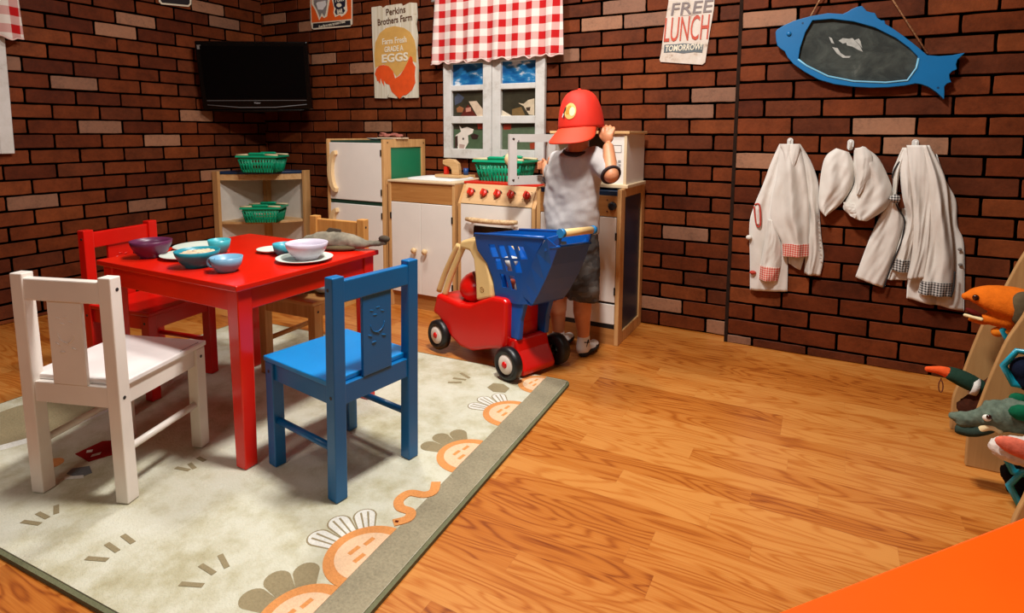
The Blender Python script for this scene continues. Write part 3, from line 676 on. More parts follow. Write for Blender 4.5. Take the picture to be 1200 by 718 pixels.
# play microwave with its door swung open
mx0, mx1, my0, my1, mz0, mz1 = -1.085, -.745, 2.40, 2.66, .669, .905
mw = thing('play_microwave', 'white wooden play microwave, door swung open to the left, on the dishwasher cabinet', 'play microwave', ((mx0+mx1)/2, 2.53, mz0))
MB().box(mx0-.012, mx1+.012, my0-.016, my1, mz0, mz0+.016).build('base_board', wood('cream maple', (226, 204, 168), (206, 178, 138), 0), mw, bevel=.003)
MB().box(mx0-.012, mx1+.012, my0-.012, my1, mz1-.008, mz1+.004).build('top_board', MAPLEX, mw, bevel=.002)
for a in (mx0, mx1-.012): MB().box(a, a+.012, my0, my1, mz0+.016, mz1-.008).build('side_panel', WHITE, mw)
MB().box(mx0+.012, mx1-.012, my1-.01, my1, mz0+.016, mz1-.008).build('back_panel', M('dark hardboard', (70, 46, 30), .8, .1), mw)
pn = MB().box(mx1-.095, mx1-.012, my0, my0+.012, mz0+.016, mz1-.008).build('control_panel', WHITE, mw, bevel=.001)
MB().box(mx1-.012, mx1, my0-.004, my0, mz0+.016, mz1-.008).build('front_trim', wood('cream maple v', (226, 204, 168), (206, 178, 138), 2), pn)
kp = MB(); g_ = M('printed grey', (150, 148, 146), .6, 0)
for i in range(3):
    for j in range(4): kp.box(mx1-.072+i*.017, mx1-.060+i*.017, my0-.0012, my0+.002, mz0+.06+j*.016, mz0+.070+j*.016)
kp.box(mx1-.074, mx1-.024, my0-.0012, my0+.002, mz0+.15, mz0+.152); kp.box(mx1-.074, mx1-.024, my0-.0012, my0+.002, mz0+.18, mz0+.182); kp.box(mx1-.074, mx1-.072, my0-.0012, my0+.002, mz0+.152, mz0+.18); kp.box(mx1-.026, mx1-.024, my0-.0012, my0+.002, mz0+.152, mz0+.18)
kp.build('keypad', g_, pn)
# door: frame round an opening; hinge edge at (mx0,my0), free edge towards the room
hp = Vector((mx0+.004, my0-.004, 0)); fp = Vector((-1.212, 2.215, 0)); ux = (fp-hp).normalized(); uy = Vector((-ux.y, ux.x, 0)); DWd = (fp-hp).length
def dfn(u, v, d): return hp+ux*u+uy*d+Vector((0, 0, v))
mb = MB(); z0, z1 = .676, .894
def dbox(a, b_, c, e, d0=0, d1=.016): mb.prism([(a, c), (b_, c), (b_, e), (a, e)], dfn, d0, d1)
dbox(0, .035, z0, z1); dbox(DWd-.035, DWd, z0, z1); dbox(.035, DWd-.035, z0, z0+.038); dbox(.035, DWd-.035, z1-.034, z1)
do = mb.build('door', M('white painted door frame', (216, 212, 206), .4, .03), mw)
MB().lathe([(0, 0), (.026, 0), (.03, .008), (.028, .02), (.018, .026), (0, .027)], dfn(DWd-.02, .785, 0), 24, 0, Matrix.Rotation(math.atan2(-uy.y, -uy.x), 3, 'Z') @ Matrix.Rotation(R(90), 3, 'Y')).build('door_knob', HANDLE, do)
mk = MB()
for z in (z0+.022, z1-.02): mk.ball(dfn(DWd-.018, z, .016), (.006, .006, .004), 10)
for z in (z0+.03, z1-.03): mk.ball(dfn(DWd-.043, z, .012), (.005, .005, .009), 10)
mk.build('screw', STEEL, do)

# ------------------------------------------------------------------ baskets
GB = M('green basket plastic', (8, 162, 116), .35, .05, 20)
def basket(label, loc, rz, W, D, H, group, hsplit=True, hz_=0):
    """market basket with slotted sides and two folded wooden handles"""
    t = thing('toy_basket', label, 'basket', loc, rz, group); mb = MB(); tp = .82
    def P(u, v, z, s=0): k = tp+(1-tp)*z/H; return Vector((u*k, v*k, z))
    mb.box(-W*tp, W*tp, -D*tp, D*tp, 0, .004)
    def bar(a, b_, r): mb.tube([a, b_], r, 6)
    for (ax, n_, L, O) in ((0, 12, W, D), (1, 8, D, W)):
        for s in (-1, 1):
            f = (lambda q, z: P(q, s*O, z)) if ax == 0 else (lambda q, z: P(s*O, q, z))
            # solid lower and middle and top bands, slots between
            for (za, zb) in ((0, H*.16), (H*.44, H*.54), (H*.76, H)):
                d = Vector((0, s, 0)) if ax == 0 else Vector((s, 0, 0))
                a, b2, c, e = f(-L, za), f(L, za), f(L, zb), f(-L, zb)
                mb.hexa([a, b2, b2-d*.003, a-d*.003], [e, c, c-d*.003, e-d*.003])
            for i in range(n_+1):
                q = -L+2*L*i/n_; wdt = .0034 if i % n_ else .006
                if i == n_//3 or i == n_-n_//3: wdt = .005
                a, b2 = f(q, 0), f(q, H*.82); bar(a, b2, wdt)
    body = mb.build('basket_body', GB, t, False)
    mb = MB(); o_, i_ = [(-W-.012, -D-.012), (W+.012, -D-.012), (W+.012, D+.012), (-W-.012, D+.012)], [(-W+.002, -D+.002), (W-.002, -D+.002), (W-.002, D-.002), (-W+.002, D-.002)]
    for k in range(4):
        a, b2, c, e = o_[k], o_[(k+1) % 4], i_[(k+1) % 4], i_[k]
        mb.hexa([(a[0], a[1], H-.008), (b2[0], b2[1], H-.008), (c[0], c[1], H-.008), (e[0], e[1], H-.008)], [(a[0]*.98, a[1]*.98, H+.003), (b2[0]*.98, b2[1]*.98, H+.003), (c[0], c[1], H+.003), (e[0], e[1], H+.003)])
    mb.build('rim', GB, t, False, .002)
    for s in (-1, 1):
        mb = MB()
        y = s*(D-.004); pc = M('pale handle', (224, 200, 158), .5, .08, 30)
        mb.tube([(-W-.01, y, H+.006), (-W*.4, y, H+.009)], .006, 8, 0); mb.tube([(W*.4, y, H+.009), (W+.01, y, H+.006)], .006, 8, 0)
        mb.tube([(-W*.42, y, H+.009), (-W*.36, y, H+.013), (W*.36, y, H+.013), (W*.42, y, H+.009)], .008, 8, 1, flat=1.2)
        mb.build('handle', [pc, GB], t, False)
    return t
# ------------------------------------------------------------------ corner shelf
cs = thing('corner_shelf', 'quarter-round wooden corner shelf with navy top, in the brick corner under the television', 'shelf', (XL+.2, YB-.2, 0))
cx, cy_ = XL+.012, YB-.012; RS = .385
def arc(r, z0, z1, name, m_, r2=None, par=cs, bev=.0):
    pts = [(cx+.004, cy_-.004)]+[(cx+.004+r*math.cos(R(a)), cy_-.004-r*math.sin(R(a))*1.0) for a in range(0, 91, 6)]
    return MB().prism(pts, lambda u, v, d: Vector((u, v, d)), z0, z1).build(name, m_, par, bevel=bev)
def chordarc(rs, bulge, z0, z1, name, m_):
    A = Vector((cx+rs, cy_-.02)); B = Vector((cx+.02, cy_-rs)); nrm = Vector((1, -1)).normalized(); pts = [(cx+.004, cy_-.004), (cx+rs, cy_-.004)]
    for i in range(13): t = i/12; p = A.lerp(B, t)+nrm*bulge*math.sin(math.pi*t); pts.append((p.x, p.y))
    pts.append((cx+.004, cy_-rs)); return MB().prism(pts, lambda u, v, d: Vector((u, v, d)), z0, z1).build(name, m_, cs, bevel=.002)
chordarc(RS, .05, .636, .652, 'top_shelf', NAVY)
A = Vector((cx+RS-.004, cy_-.02)); B = Vector((cx+.02, cy_-RS+.004)); nrm = Vector((1, -1)).normalized()
pf = [A.lerp(B, i/12)+nrm*(.046*math.sin(math.pi*i/12)) for i in range(13)]; pb = [p-nrm*.014 for p in pf]
MB().prism([(p.x, p.y) for p in pf]+[(p.x, p.y) for p in pb[::-1]], lambda u, v, d: Vector((u, v, d)), .598, .634).build('fascia', MAPLEX, cs)
chordarc(RS-.01, .048, .325, .341, 'middle_shelf', MAPLEX)
chordarc(RS-.01, .048, .03, .046, 'bottom_shelf', MAPLEX)
WM2 = M('white back panel', (222, 214, 202), .5, .04)
MB().box(cx+.004, cx+RS, cy_-.010, cy_-.001, 0.02, .634).build('back_panel', WM2, cs); MB().box(cx+.001, cx+.010, cy_-RS, cy_-.004, .02, .634).build('back_panel', WM2, cs)
MB().box(cx+RS-.002, cx+RS+.018, cy_-.05, cy_-.001, 0, .655).build('post', MAPLE, cs, bevel=.002)
MB().box(cx+.001, cx+.05, cy_-RS-.018, cy_-RS+.002, 0, .655).build('post', MAPLE, cs, bevel=.002)
MB().box(cx+.010, cx+.045, cy_-.045, cy_-.010, .02, .634).build('corner_post', MAPLE, cs)
basket('green toy basket on the navy top of the corner shelf', (-3.055, 2.452, .652), R(28), .115, .085, .098, 'green shopping baskets')
basket('green toy basket inside the corner shelf, on the middle shelf', (-3.085, 2.475, .341), R(33), .11, .08, .092, 'green shopping baskets')
basket('green toy basket on the red stove top, half hidden by the microwave door', (-1.40, 2.535, .6662), R(2), .125, .085, .098, 'green shopping baskets')

# ------------------------------------------------------------------ television
tc = Vector((-3.0, 2.375, 1.222)); tz = R(36)
tv = thing('television', 'black flat-screen television hung in the corner of the brick walls', 'television', tuple(tc), tz)
Tm = Matrix.Rotation(R(9), 4, 'X')@Matrix.Rotation(R(-1.0), 4, 'Y')
GL = M('gloss black plastic', (5, 5, 6), .2, 0, spec=.25); SCR = M('matt dark screen', (3, 3, 4), .35, 0, spec=.08)
TW, TH = .312, .196
mb = MB().box(-TW, TW, 0, .045, -TH+.0, TH); mb.prism([(-TW+.01, -TH), (TW-.01, -TH), (TW-.06, -TH-.012), (0, -TH-.018), (-TW+.06, -TH-.012)], lambda u, v, d: Vector((u, d, v)), 0, .04)
mb.xform(Tm).build('casing', GL, tv, False, .006, 3)
MB().box(-TW+.08, TW-.08, .045, .09, -TH+.05, TH-.05).xform(Tm).build('rear_housing', M('black rear plastic', (16, 16, 16), .6, 0), tv, False, .01)
MB().box(-TW+.026, TW-.026, -.002, .003, -TH+.062, TH-.026).xform(Tm).build('screen', SCR, tv, False)
mb = MB().tube([(-TW+.03, -.001, -TH+.028), (-.1, -.003, -TH+.012), (.1, -.003, -TH+.012), (TW-.03, -.001, -TH+.028)], .0022, 6); MB().box(-TW+.03, TW-.03, -.0025, .001, -TH+.052, -TH+.054).xform(Tm).build('trim_line', M('silver grey trim', (120, 120, 122), .3, 0), tv, False)
mb.xform(Tm).build('trim_line', M('silver grey trim', (120, 120, 122), .3, 0), tv, False)
MB().box(-TW+.012, -TW+.032, -.0018, .001, TH-.046, TH-.022).xform(Tm).build('sticker', M('grey sticker', (120, 116, 112), .5, .1), tv, False)
lf = Tm.to_3x3()
text('Haier', 'brand_lettering', .016, M('silver lettering', (170, 170, 172), .4, 0), tv, lambda u, v, d: Vector((0, 0, 0)) + ORG[tv] + lf@Vector((u, -.003, v-TH+.034)))
mb = MB().box(-.02, .02, .08, .30, -.03, .03); mb.box(-.10, .10, .285, .30, -.07, .07)
mb.build('wall_bracket', STEEL, tv, False)

# ------------------------------------------------------------------ wall signs
def wall(y0): return lambda u, v, d: Vector((u, y0-d, v))
def wpx(y0, pts): return [(p.x, p.z) for p in (at(x, y, 1, y0) for x, y in pts)]
YW = YB-.0075
def ceg(pts): return wpx(YW-.01, [(425+x/5.983, y/5.983) for x, y in pts])
eg = thing('farm_sign', 'tall weathered wooden egg farm sign with an orange rooster, left of the window', 'sign', tuple(at(463, 113, 1, YW)))
CRM = NT('weathered cream boards'); co = CRM.coord((60, 1, 1.5)); f = CRM.noise(1, 5, .6, co); g = CRM.noise(30, 5, .7, CRM.coord())
CRM.base(CRM.mix(CRM.math('MULTIPLY', CRM.math('GREATER_THAN', g, .66), .5), CRM.ramp(f, [(.35, lin((196, 186, 160))), (.65, lin((222, 216, 198)))]), lin((160, 130, 96)))); CRM.b.inputs['Roughness'].default_value = .7
board = [(62, 52), (125, 42), (140, 58), (165, 40), (270, 25), (275, 45), (285, 40), (330, 18), (375, 20), (380, 120), (372, 170), (384, 260), (378, 350), (388, 470), (386, 550), (388, 685), (300, 688), (285, 678), (265, 690), (245, 670), (240, 690), (180, 682), (185, 655), (170, 690), (85, 688), (80, 500), (70, 300)]
MB().prism(ceg(board), wall(YW), .0, .012).build('board', CRM.m, eg, bevel=.001)
egg = [(90, 480), (84, 390), (90, 300), (120, 235), (165, 197), (225, 183), (290, 195), (335, 225), (365, 280), (378, 350), (378, 440), (330, 420), (300, 480), (240, 540), (200, 480), (150, 450), (100, 470)]
MB().prism(ceg(egg), wall(YW), .0115, .0128).build('egg_shape', M('mustard paint', (206, 160, 84), .6, .08, 20), eg)
roo = [(150, 455), (185, 465), (215, 500), (230, 550), (262, 530), (290, 490), (310, 450), (325, 420), (335, 392), (350, 402), (355, 440), (372, 470), (368, 530), (372, 580), (350, 630), (310, 665), (285, 670), (262, 692), (235, 670), (205, 640), (190, 595), (165, 585), (150, 560), (155, 605), (140, 580), (128, 545), (125, 590), (112, 565), (105, 570), (98, 540), (88, 520), (100, 480), (120, 462)]
MB().prism(ceg(roo), wall(YW), .0128, .0138).build('rooster', M('rooster orange', (222, 82, 28), .55, .1, 25), eg)
BRN = M('brown lettering', (84, 48, 24), .6, .1); CRL = M('cream lettering', (228, 220, 196), .6, .05)
def wtext(s, px, py, size, mat, par, y0, sx=1, off=0, rot=0, shear=0, name='lettering', align='CENTER', width=None):
    c = at(px, py, 1, y0); ca, sa = math.cos(rot), math.sin(rot)
    return text(s, name, size, mat, par, lambda u, v, d: Vector((c.x+u*ca-v*sa, y0-d, c.z+u*sa+v*ca)), align, sx, off, shear, width=width)
def eo(x, y): return 425+x/5.983, y/5.983
yy = YW-.0132
wtext('Perkins', *eo(232, 98), .052, BRN, eg, yy, .78, .0008, R(2.5), width=.138); wtext('Brothers Farm', *eo(225, 160), .050, BRN, eg, yy, .72, .0008, R(2.5), width=.246)
yy = YW-.0140
wtext('Farm Fresh', *eo(222, 304), .048, CRL, eg, yy, .74, .0008, R(1), width=.174); wtext('GRADE A', *eo(218, 360), .043, CRL, eg, yy, .72, .001, R(1), width=.136); wtext('EGGS', *eo(225, 430), .062, CRL, eg, yy, .92, .002, R(1), width=.19)
# tin sign with a pig
def cpg(pts): return wpx(YW-.004, [(345+x/11.97, y/11.97) for x, y in pts])
pg = thing('tin_sign', 'orange tin sign with a grey pig in an apron, at the top above the television', 'sign', tuple(at(388, 34, 1, YW)))
MB().prism(cpg([(215, -150), (230, 330), (245, 400), (270, 415), (780, 370), (808, 340), (808, -180)]), wall(YW), 0, .004).build('tin_plate', M('cream enamel', (226, 214, 190), .4, .05), pg)
MB().prism(cpg([(228, -140), (245, 318), (800, 265), (796, -170)]), wall(YW), .003, .0052).build('orange_field', M('orange enamel', (224, 92, 28), .4, .12, 12), pg)
MB().prism(cpg([(262, 330), (262, 395), (790, 352), (785, 285)]), wall(YW), .003, .0052).build('black_band', M('black enamel', (34, 34, 38), .4, .1), pg)
MB().prism(cpg([(240, -60), (245, 60), (290, 130), (320, 200), (350, 285), (385, 225), (420, 255), (460, 230), (480, 100), (500, 0), (505, -80)]), wall(YW), .005, .0058).build('pig_outline', CRL, pg)
MB().prism(cpg([(270, -60), (275, 60), (315, 130), (340, 190), (362, 250), (388, 180), (425, 235), (445, 180), (460, 80), (480, -80)]), wall(YW), .0056, .0064).build('pig', M('pig grey', (132, 128, 124), .5, .2, 40), pg)
MB().prism(cpg([(310, 50), (335, 135), (400, 140), (450, 70), (440, 10), (330, 30)]), wall(YW), .006, .0071).build('apron', M('apron white', (222, 222, 220), .5, .05), pg)
MB().prism(cpg([(525, -20), (560, 120), (550, 180), (575, 240), (640, 210), (665, 235), (720, 195), (745, 150), (730, -40)]), wall(YW), .005, .0058).build('bottle_outline', CRL, pg)
MB().prism(cpg([(550, -20), (560, 90), (585, 120), (570, 170), (590, 210), (640, 190), (690, 190), (715, 150), (690, 110), (715, 90), (722, -40)]), wall(YW), .0056, .0064).build('bottle', M('ink blue black', (34, 36, 54), .4, .1), pg)
def po(x, y): return 345+x/11.97, y/11.97
yy = YW-.0068
wtext('PORK', *po(635, 22), .042, CRL, pg, yy, .85, .001, R(2), width=.07); wtext('BAR', *po(638, 185), .034, CRL, pg, yy, 1.0, .001, R(2), width=.045)
MB().prism(cpg([(630+36*math.cos(R(a)), 73+28*math.sin(R(a))) for a in range(0, 360, 20)]), wall(YW), .006, .0071).build('oval', CRL, pg)
wtext('If you like to taste, try some of mine!', *po(528, 357), .024, CRL, pg, YW-.0055, .66, .0003, R(4.0), width=.216)
# FREE LUNCH
fl_ = thing('tin_sign', 'rusty cream FREE LUNCH TOMORROW! tin sign hanging crooked right of the cap', 'sign', tuple(at(800, 73, 1, YW)))
def cfl(pts): return wpx(YW-.005, [(765+x/8.975, y/8.975) for x, y in pts])
n = NT('rusty cream enamel'); co = n.coord(); f = n.noise(22, 5, .7, co); g = n.noise(6, 3, .6, co)
n.base(n.ramp(n.math('ADD', n.math('MULTIPLY', f, .6), n.math('MULTIPLY', g, .4)), [(.36, lin((150, 118, 92))), (.45, lin((206, 192, 176))), (.7, lin((222, 214, 204)))])); n.b.inputs['Roughness'].default_value = .5
tinr = n.m
MB().prism(cfl([(168, -110), (165, 20), (120, 300), (85, 560), (70, 625), (80, 650), (520, 680), (550, 655), (600, 330), (640, 100), (655, -110)]), wall(YW), 0, .004).build('tin_plate', tinr, fl_)
MB().prism(cfl([(122, 470), (115, 555), (210, 548), (320, 562), (430, 548), (520, 555), (533, 465), (430, 462), (325, 455), (230, 465)]), wall(YW), .003, .0052).build('grey_band', M('slate grey enamel', (92, 100, 104), .5, .12, 30), fl_)
MB().prism(cfl([(285, 162), (480, 152), (480, 157), (285, 167)]), wall(YW), .003, .0052).build('rule_line', M('thin grey', (150, 130, 122)), fl_)
def fo(x, y): return 765+x/8.975, y/8.975
sl = R(-4.5); yy = YW-.0055
def ftext(s, x, y, size, mat, wd_, off, name='lettering', sh=0): return wtext(s, *fo(x, y), size, mat, fl_, yy, 1, off, R(0), -.02+sh, width=wd_)
ftext('FREE', 395, 144, .074, M('grey brown lettering', (122, 108, 106), .5, .15, 40), .180, .0006, sh=.14)
ftext('LUNCH', 342, 424, .150, M('red brown lettering', (190, 66, 36), .5, .2, 40), .196, .0004, sh=.16)
ftext('TOMORROW!', 320, 530, .036, CRL, .160, .0008, sh=.2)
# small sign at the top of the left wall
def lw(u, v, d): return Vector((XL+.0075+d, u, v))
mn = thing('small_sign', 'small black sign with cream edge, cut off at the top left of the photo', 'sign', (XL+.008, 2.11, 1.60))
def lpx(pts): return [(p.y, p.z) for p in (at(x, y, 0, XL+.01) for x, y in pts)]
MB().prism(lpx([(185, -60), (186, 2), (189, 5), (221, 8), (224, 5), (225, -60)]), lw, 0, .004).build('cream_edge', CRL, mn)
MB().prism(lpx([(187, -60), (188, 1), (190, 3.2), (220, 6), (222, 4), (223, -60)]), lw, .003, .0052).build('black_face', M('black enamel', (34, 34, 38)), mn)
# ------------------------------------------------------------------ decorative windows
PAINTW = NT('distressed white paint'); co = PAINTW.coord(); f = PAINTW.noise(26, 5, .7, co); g = PAINTW.noise(4, 2, .5, co)
PAINTW.base(PAINTW.ramp(PAINTW.math('ADD', PAINTW.math('MULTIPLY', f, .5), PAINTW.math('MULTIPLY', g, .5)), [(.3, lin((168, 160, 148))), (.45, lin((206, 204, 198))), (.7, lin((222, 221, 218)))])); PAINTW.b.inputs['Roughness'].default_value = .55; PW = PAINTW.m
wd = thing('decorative_window', 'white six-pane play window with a farm picture of cows, above the sink', 'play window', (-1.562, YB-.02, .758))
wx0, wx1, wz0, wz1 = -1.866, -1.258, .760, 1.31
def wfr(x0, x1, d0=.006, d1=.03):
    mb = MB()
    def bb(a, b_, c, e): mb.box(a, b_, YB-d1, YB-d0, c, e)
    s = .052
    bb(x0, x0+s, wz0, wz1); bb(x1-s, x1, wz0, wz1)
    for a, b_ in ((wz0, .812), (.955-.008, .986), (1.117+.004, 1.150), (1.262, wz1)): bb(x0+s, x1-s, a, b_)
    return mb
wfr(wx0, -1.5635).build('sash', PW, wd, bevel=.003); wfr(-1.5605, wx1).build('sash', PW, wd, bevel=.003)
SKYM = NT('printed sky'); co = SKYM.coord((7, 7, 16)); f = SKYM.noise(1.6, 5, .6, co)
SKYM.base(SKYM.ramp(f, [(.45, lin((14, 84, 142))), (.58, lin((40, 120, 170))), (.66, lin((206, 214, 220)))])); SKYM.b.inputs['Roughness'].default_value = .35
yp = YB-.0075
pc = MB().box(wx0+.02, wx1-.02, yp-.002, yp, 1.13, wz1-.02).build('sky_picture', SKYM.m, wd)
pc = MB().box(wx0+.02, wx1-.02, yp-.002, yp, wz0+.02, 1.13).build('farm_picture', M('dark olive trees', (52, 48, 34), .4, .35, 14), wd)
def pic(pts, rgb, nm, lift, var=.15):
    pts = wpx(yp-.002, [(515+x/5.523, 60+y/5.523) for x, y in pts])
    return MB().prism(pts, wall(yp), .0018, .002+lift*.0004).build(nm, M('print_'+nm, rgb, .4, var, 40), pc)
pic([(95, 505), (95, 640), (300, 640), (300, 512)], (72, 92, 66), 'meadow', 1); pic([(400, 500), (400, 640), (625, 640), (625, 490)], (84, 98, 74), 'pasture', 1)
pic([(190, 325), (240, 322), (285, 380), (300, 430), (250, 430)], (206, 184, 158), 'barn_roof', 1); pic([(130, 430), (185, 345), (245, 425)], (96, 34, 24), 'barn_front', 2)
pic([(170, 368), (203, 362), (205, 388), (172, 394)], (190, 130, 110), 'barn_hatch', 3); pic([(110, 370), (130, 355), (158, 368), (150, 395), (115, 395)], (150, 96, 60), 'autumn_tree', 2)
pic([(98, 300), (120, 270), (160, 300), (140, 330), (100, 350)], (70, 76, 92), 'distant_trees', 1)
pic([(405, 380), (470, 418), (405, 424)], (214, 200, 176), 'fallen_roof', 1); pic([(470, 375), (530, 360), (555, 415), (470, 418)], (120, 94, 56), 'hay', 1)
pic([(510, 335), (545, 340), (575, 315), (615, 305), (615, 415), (580, 410), (560, 380), (545, 355)], (196, 178, 150), 'calf_head', 2)
pic([(560, 365), (590, 360), (585, 385), (565, 385)], (60, 46, 36), 'calf_muzzle', 3)
pic([(245, 470), (290, 466), (290, 500), (250, 505)], (140, 44, 28), 'red_barn', 2); pic([(412, 474), (465, 470), (465, 505), (415, 508)], (150, 50, 30), 'red_barn_far', 2)
pic([(128, 480), (145, 500), (180, 490), (222, 505), (215, 530), (185, 545), (188, 590), (165, 632), (120, 632), (112, 570), (105, 545), (140, 520)], (222, 212, 200), 'cow_head', 3, .06)
pic([(200, 545), (225, 532), (255, 545), (245, 568), (215, 570)], (50, 34, 30), 'cow_ear', 4); pic([(100, 555), (118, 545), (120, 610), (110, 632), (100, 632)], (58, 40, 34), 'cow_patch', 4)
pic([(150, 560), (160, 560), (160, 572), (150, 572)], (50, 36, 30), 'cow_eye', 5); pic([(130, 600), (165, 605), (160, 632), (128, 632)], (176, 150, 140), 'cow_nose', 5)
pic([(585, 595), (622, 590), (622, 632), (588, 634)], (150, 56, 32), 'red_shed', 3)
# the window at the left edge: only its right stile and curtain are in the picture
lwd = thing('decorative_window', 'white painted play window at the left edge of the photo, under a checked curtain', 'play window', (XL+.02, .99, .79))
mb = MB(); y1 = 1.302; y0 = .69
for a, b_ in ((y0, y0+.052), (.97, 1.022), (y1-.052, y1)): mb.box(XL+.006, XL+.03, a, b_, .79, 1.34)
for a, b_ in ((.79, .842), (.977, 1.01), (1.147, 1.18), (1.29, 1.34)): mb.box(XL+.006, XL+.03, y0+.052, y1-.052, a, b_)
mb.build('sash', PW, lwd, bevel=.003)
MB().box(XL+.0075, XL+.0095, y0+.02, y1-.02, .80, 1.32).build('farm_picture', SKYM.m, lwd)
# ------------------------------------------------------------------ gingham
def gingham(name, per, axes, red=(186, 26, 28), base=(226, 218, 208), uvw=(0, 0), pale=.5):
    n = NT(name); t = n.node('ShaderNodeTexCoord'); s = n.node('ShaderNodeSeparateXYZ'); n.link(t.outputs['Object'], s.inputs[0])
    def stripe(ax, o):
        v_ = n.math('FRACT', n.math('ADD', n.math('DIVIDE', s.outputs['XYZ'.index(ax)], per), 20+o)); return n.math('GREATER_THAN', v_, .5)
    a, b_ = stripe(axes[0], uvw[0]), stripe(axes[1], uvw[1]); k = n.math('MULTIPLY', n.math('ADD', a, b_), .5)
    mid = tuple(lin(base)[i]*(1-pale)+lin(red)[i]*pale for i in range(3))+(1,)
    r_ = n.ramp(k, [(0, lin(base)), (.25, mid), (.75, lin(red))]); r_.node.color_ramp.interpolation = 'CONSTANT'
    n.base(r_); n.b.inputs['Roughness'].default_value = .9; n.b.inputs['Specular IOR Level'].default_value = .15; n.bump(n.noise(400, 2, .5, t.outputs['Object']), .2, .001); return n.m
def curtain(label, fn, u0, u1, z0, z1, flare, mat, zb):
    t = thing('valance_curtain', label, 'curtain', tuple(fn((u0+u1)/2, zb, .03)))
    nx, nz = 150, 30; mb = MB(); vs = []
    for side in (0, 1):
        for j in range(nz+1):
            q = j/nz; z = z1+(z0-z1)*q
            for i in range(nx+1):
                p = i/nx; u = u0+(u1-u0)*p+(p-.5)*2*flare*q
                d = .045+.014*q+.010*(.35+.65*q)*math.sin(p*math.pi*2*6.5+1.5*math.sin(p*9))+.005*q*math.sin(p*61+2)
                zz = z-.006*q*math.sin(p*math.pi*2*6.5+1)-.010*q*(1-p)+ .004*q*math.sin(p*80)
                vs.append(fn(u, zz, d-side*.0016))
    N = (nx+1)*(nz+1); fs = []
    for s_ in (0, 1):
        for j in range(nz):
            for i in range(nx):
                a = s_*N+j*(nx+1)+i; fs.append((a, a+1, a+nx+2, a+nx+1))
    for j in range(nz):
        for i in (0, nx): a = j*(nx+1)+i; fs.append((a, a+nx+1, N+a+nx+1, N+a))
    for i in range(nx):
        for j in (0, nz): a = j*(nx+1)+i; fs.append((a, a+1, N+a+1, N+a))
    mb.add(vs, fs, 0, True); mb.build('cloth', mat, t)
    # lighter hem along the bottom and gathered heading on the rod
    mb = MB(); pth = []
    for i in range(nx+1):
        p = i/nx; u = u0+(u1-u0)*p+(p-.5)*2*flare; d = .059+.010*math.sin(p*math.pi*2*6.5+1.5*math.sin(p*9))+.005*math.sin(p*61+2)
        pth.append(fn(u, z0-.006*math.sin(p*math.pi*2*6.5+1)-.010*(1-p)+.004*math.sin(p*80), d))
    mb.tube(pth, .0035, 6); mb.build('hem', M('pale pink hem', (222, 190, 182), .9, .2, 60), t)
    mb = MB().cyl(fn(u0-.03, z1-.02, .03), fn(u1+.03, z1-.02, .03), .007, 12)
    for u in (u0-.02, u1+.02): mb.cyl(fn(u, z1-.02, .03), fn(u, z1-.02, .001), .005, 10)
    mb.build('curtain_rod', M('white rod', (210, 208, 204)), t)
    return t
curtain('red and white checked valance curtain above the white window with the cows', lambda u, v, d: Vector((u, YB-d, v)), -1.905, -1.165, 1.275, 1.62, .016, gingham('red gingham', .074, 'XZ', uvw=(.1, .35)), 1.27)
curtain('red and white checked valance curtain at the left edge of the photo', lambda u, v, d: Vector((XL+d, u, v)), .62, 1.352, 1.31, 1.66, .012, gingham('red gingham side', .078, 'YZ', uvw=(.3, .1)), 1.3)

# ------------------------------------------------------------------ fish blackboard
YWJ = YJ-.0075
fb = thing('fish_blackboard', 'blue wooden fish with a blackboard in its side, hung by rope on the wall', 'blackboard', tuple(at(1010, 60, 1, YWJ)))
def cfs(pts, y0=None): return wpx(y0 or YWJ-.03, [(900+x/3.99, y/3.99) for x, y in pts])
fo_ = [(35, 150), (42, 138), (75, 118), (120, 97), (200, 75), (280, 61), (350, 65), (372, 55), (392, 42), (415, 32), (440, 27), (462, 52), (484, 58), (500, 60), (512, 84), (530, 95), (545, 95), (549, 112), (580, 130), (630, 165), (680, 203), (715, 232), (745, 258), (800, 262), (860, 258), (922, 246), (905, 262), (886, 280), (880, 300), (884, 324), (862, 333), (848, 347), (850, 368), (858, 384), (838, 390), (825, 404), (826, 430), (824, 464), (790, 432), (750, 405), (715, 393), (690, 390), (640, 400), (560, 408), (480, 410), (400, 405), (310, 393), (235, 371), (170, 335), (120, 300), (92, 268), (78, 240), (60, 228), (44, 214), (38, 190)]
bi = [(208, 95), (300, 88), (400, 100), (500, 128), (600, 178), (660, 222), (702, 264), (692, 315), (650, 372), (550, 382), (400, 376), (280, 352), (180, 305), (142, 277), (150, 225), (175, 150)]
FB = paint('fish blue paint', (0, 106, 166), (10, 80, 130), .4, .4)
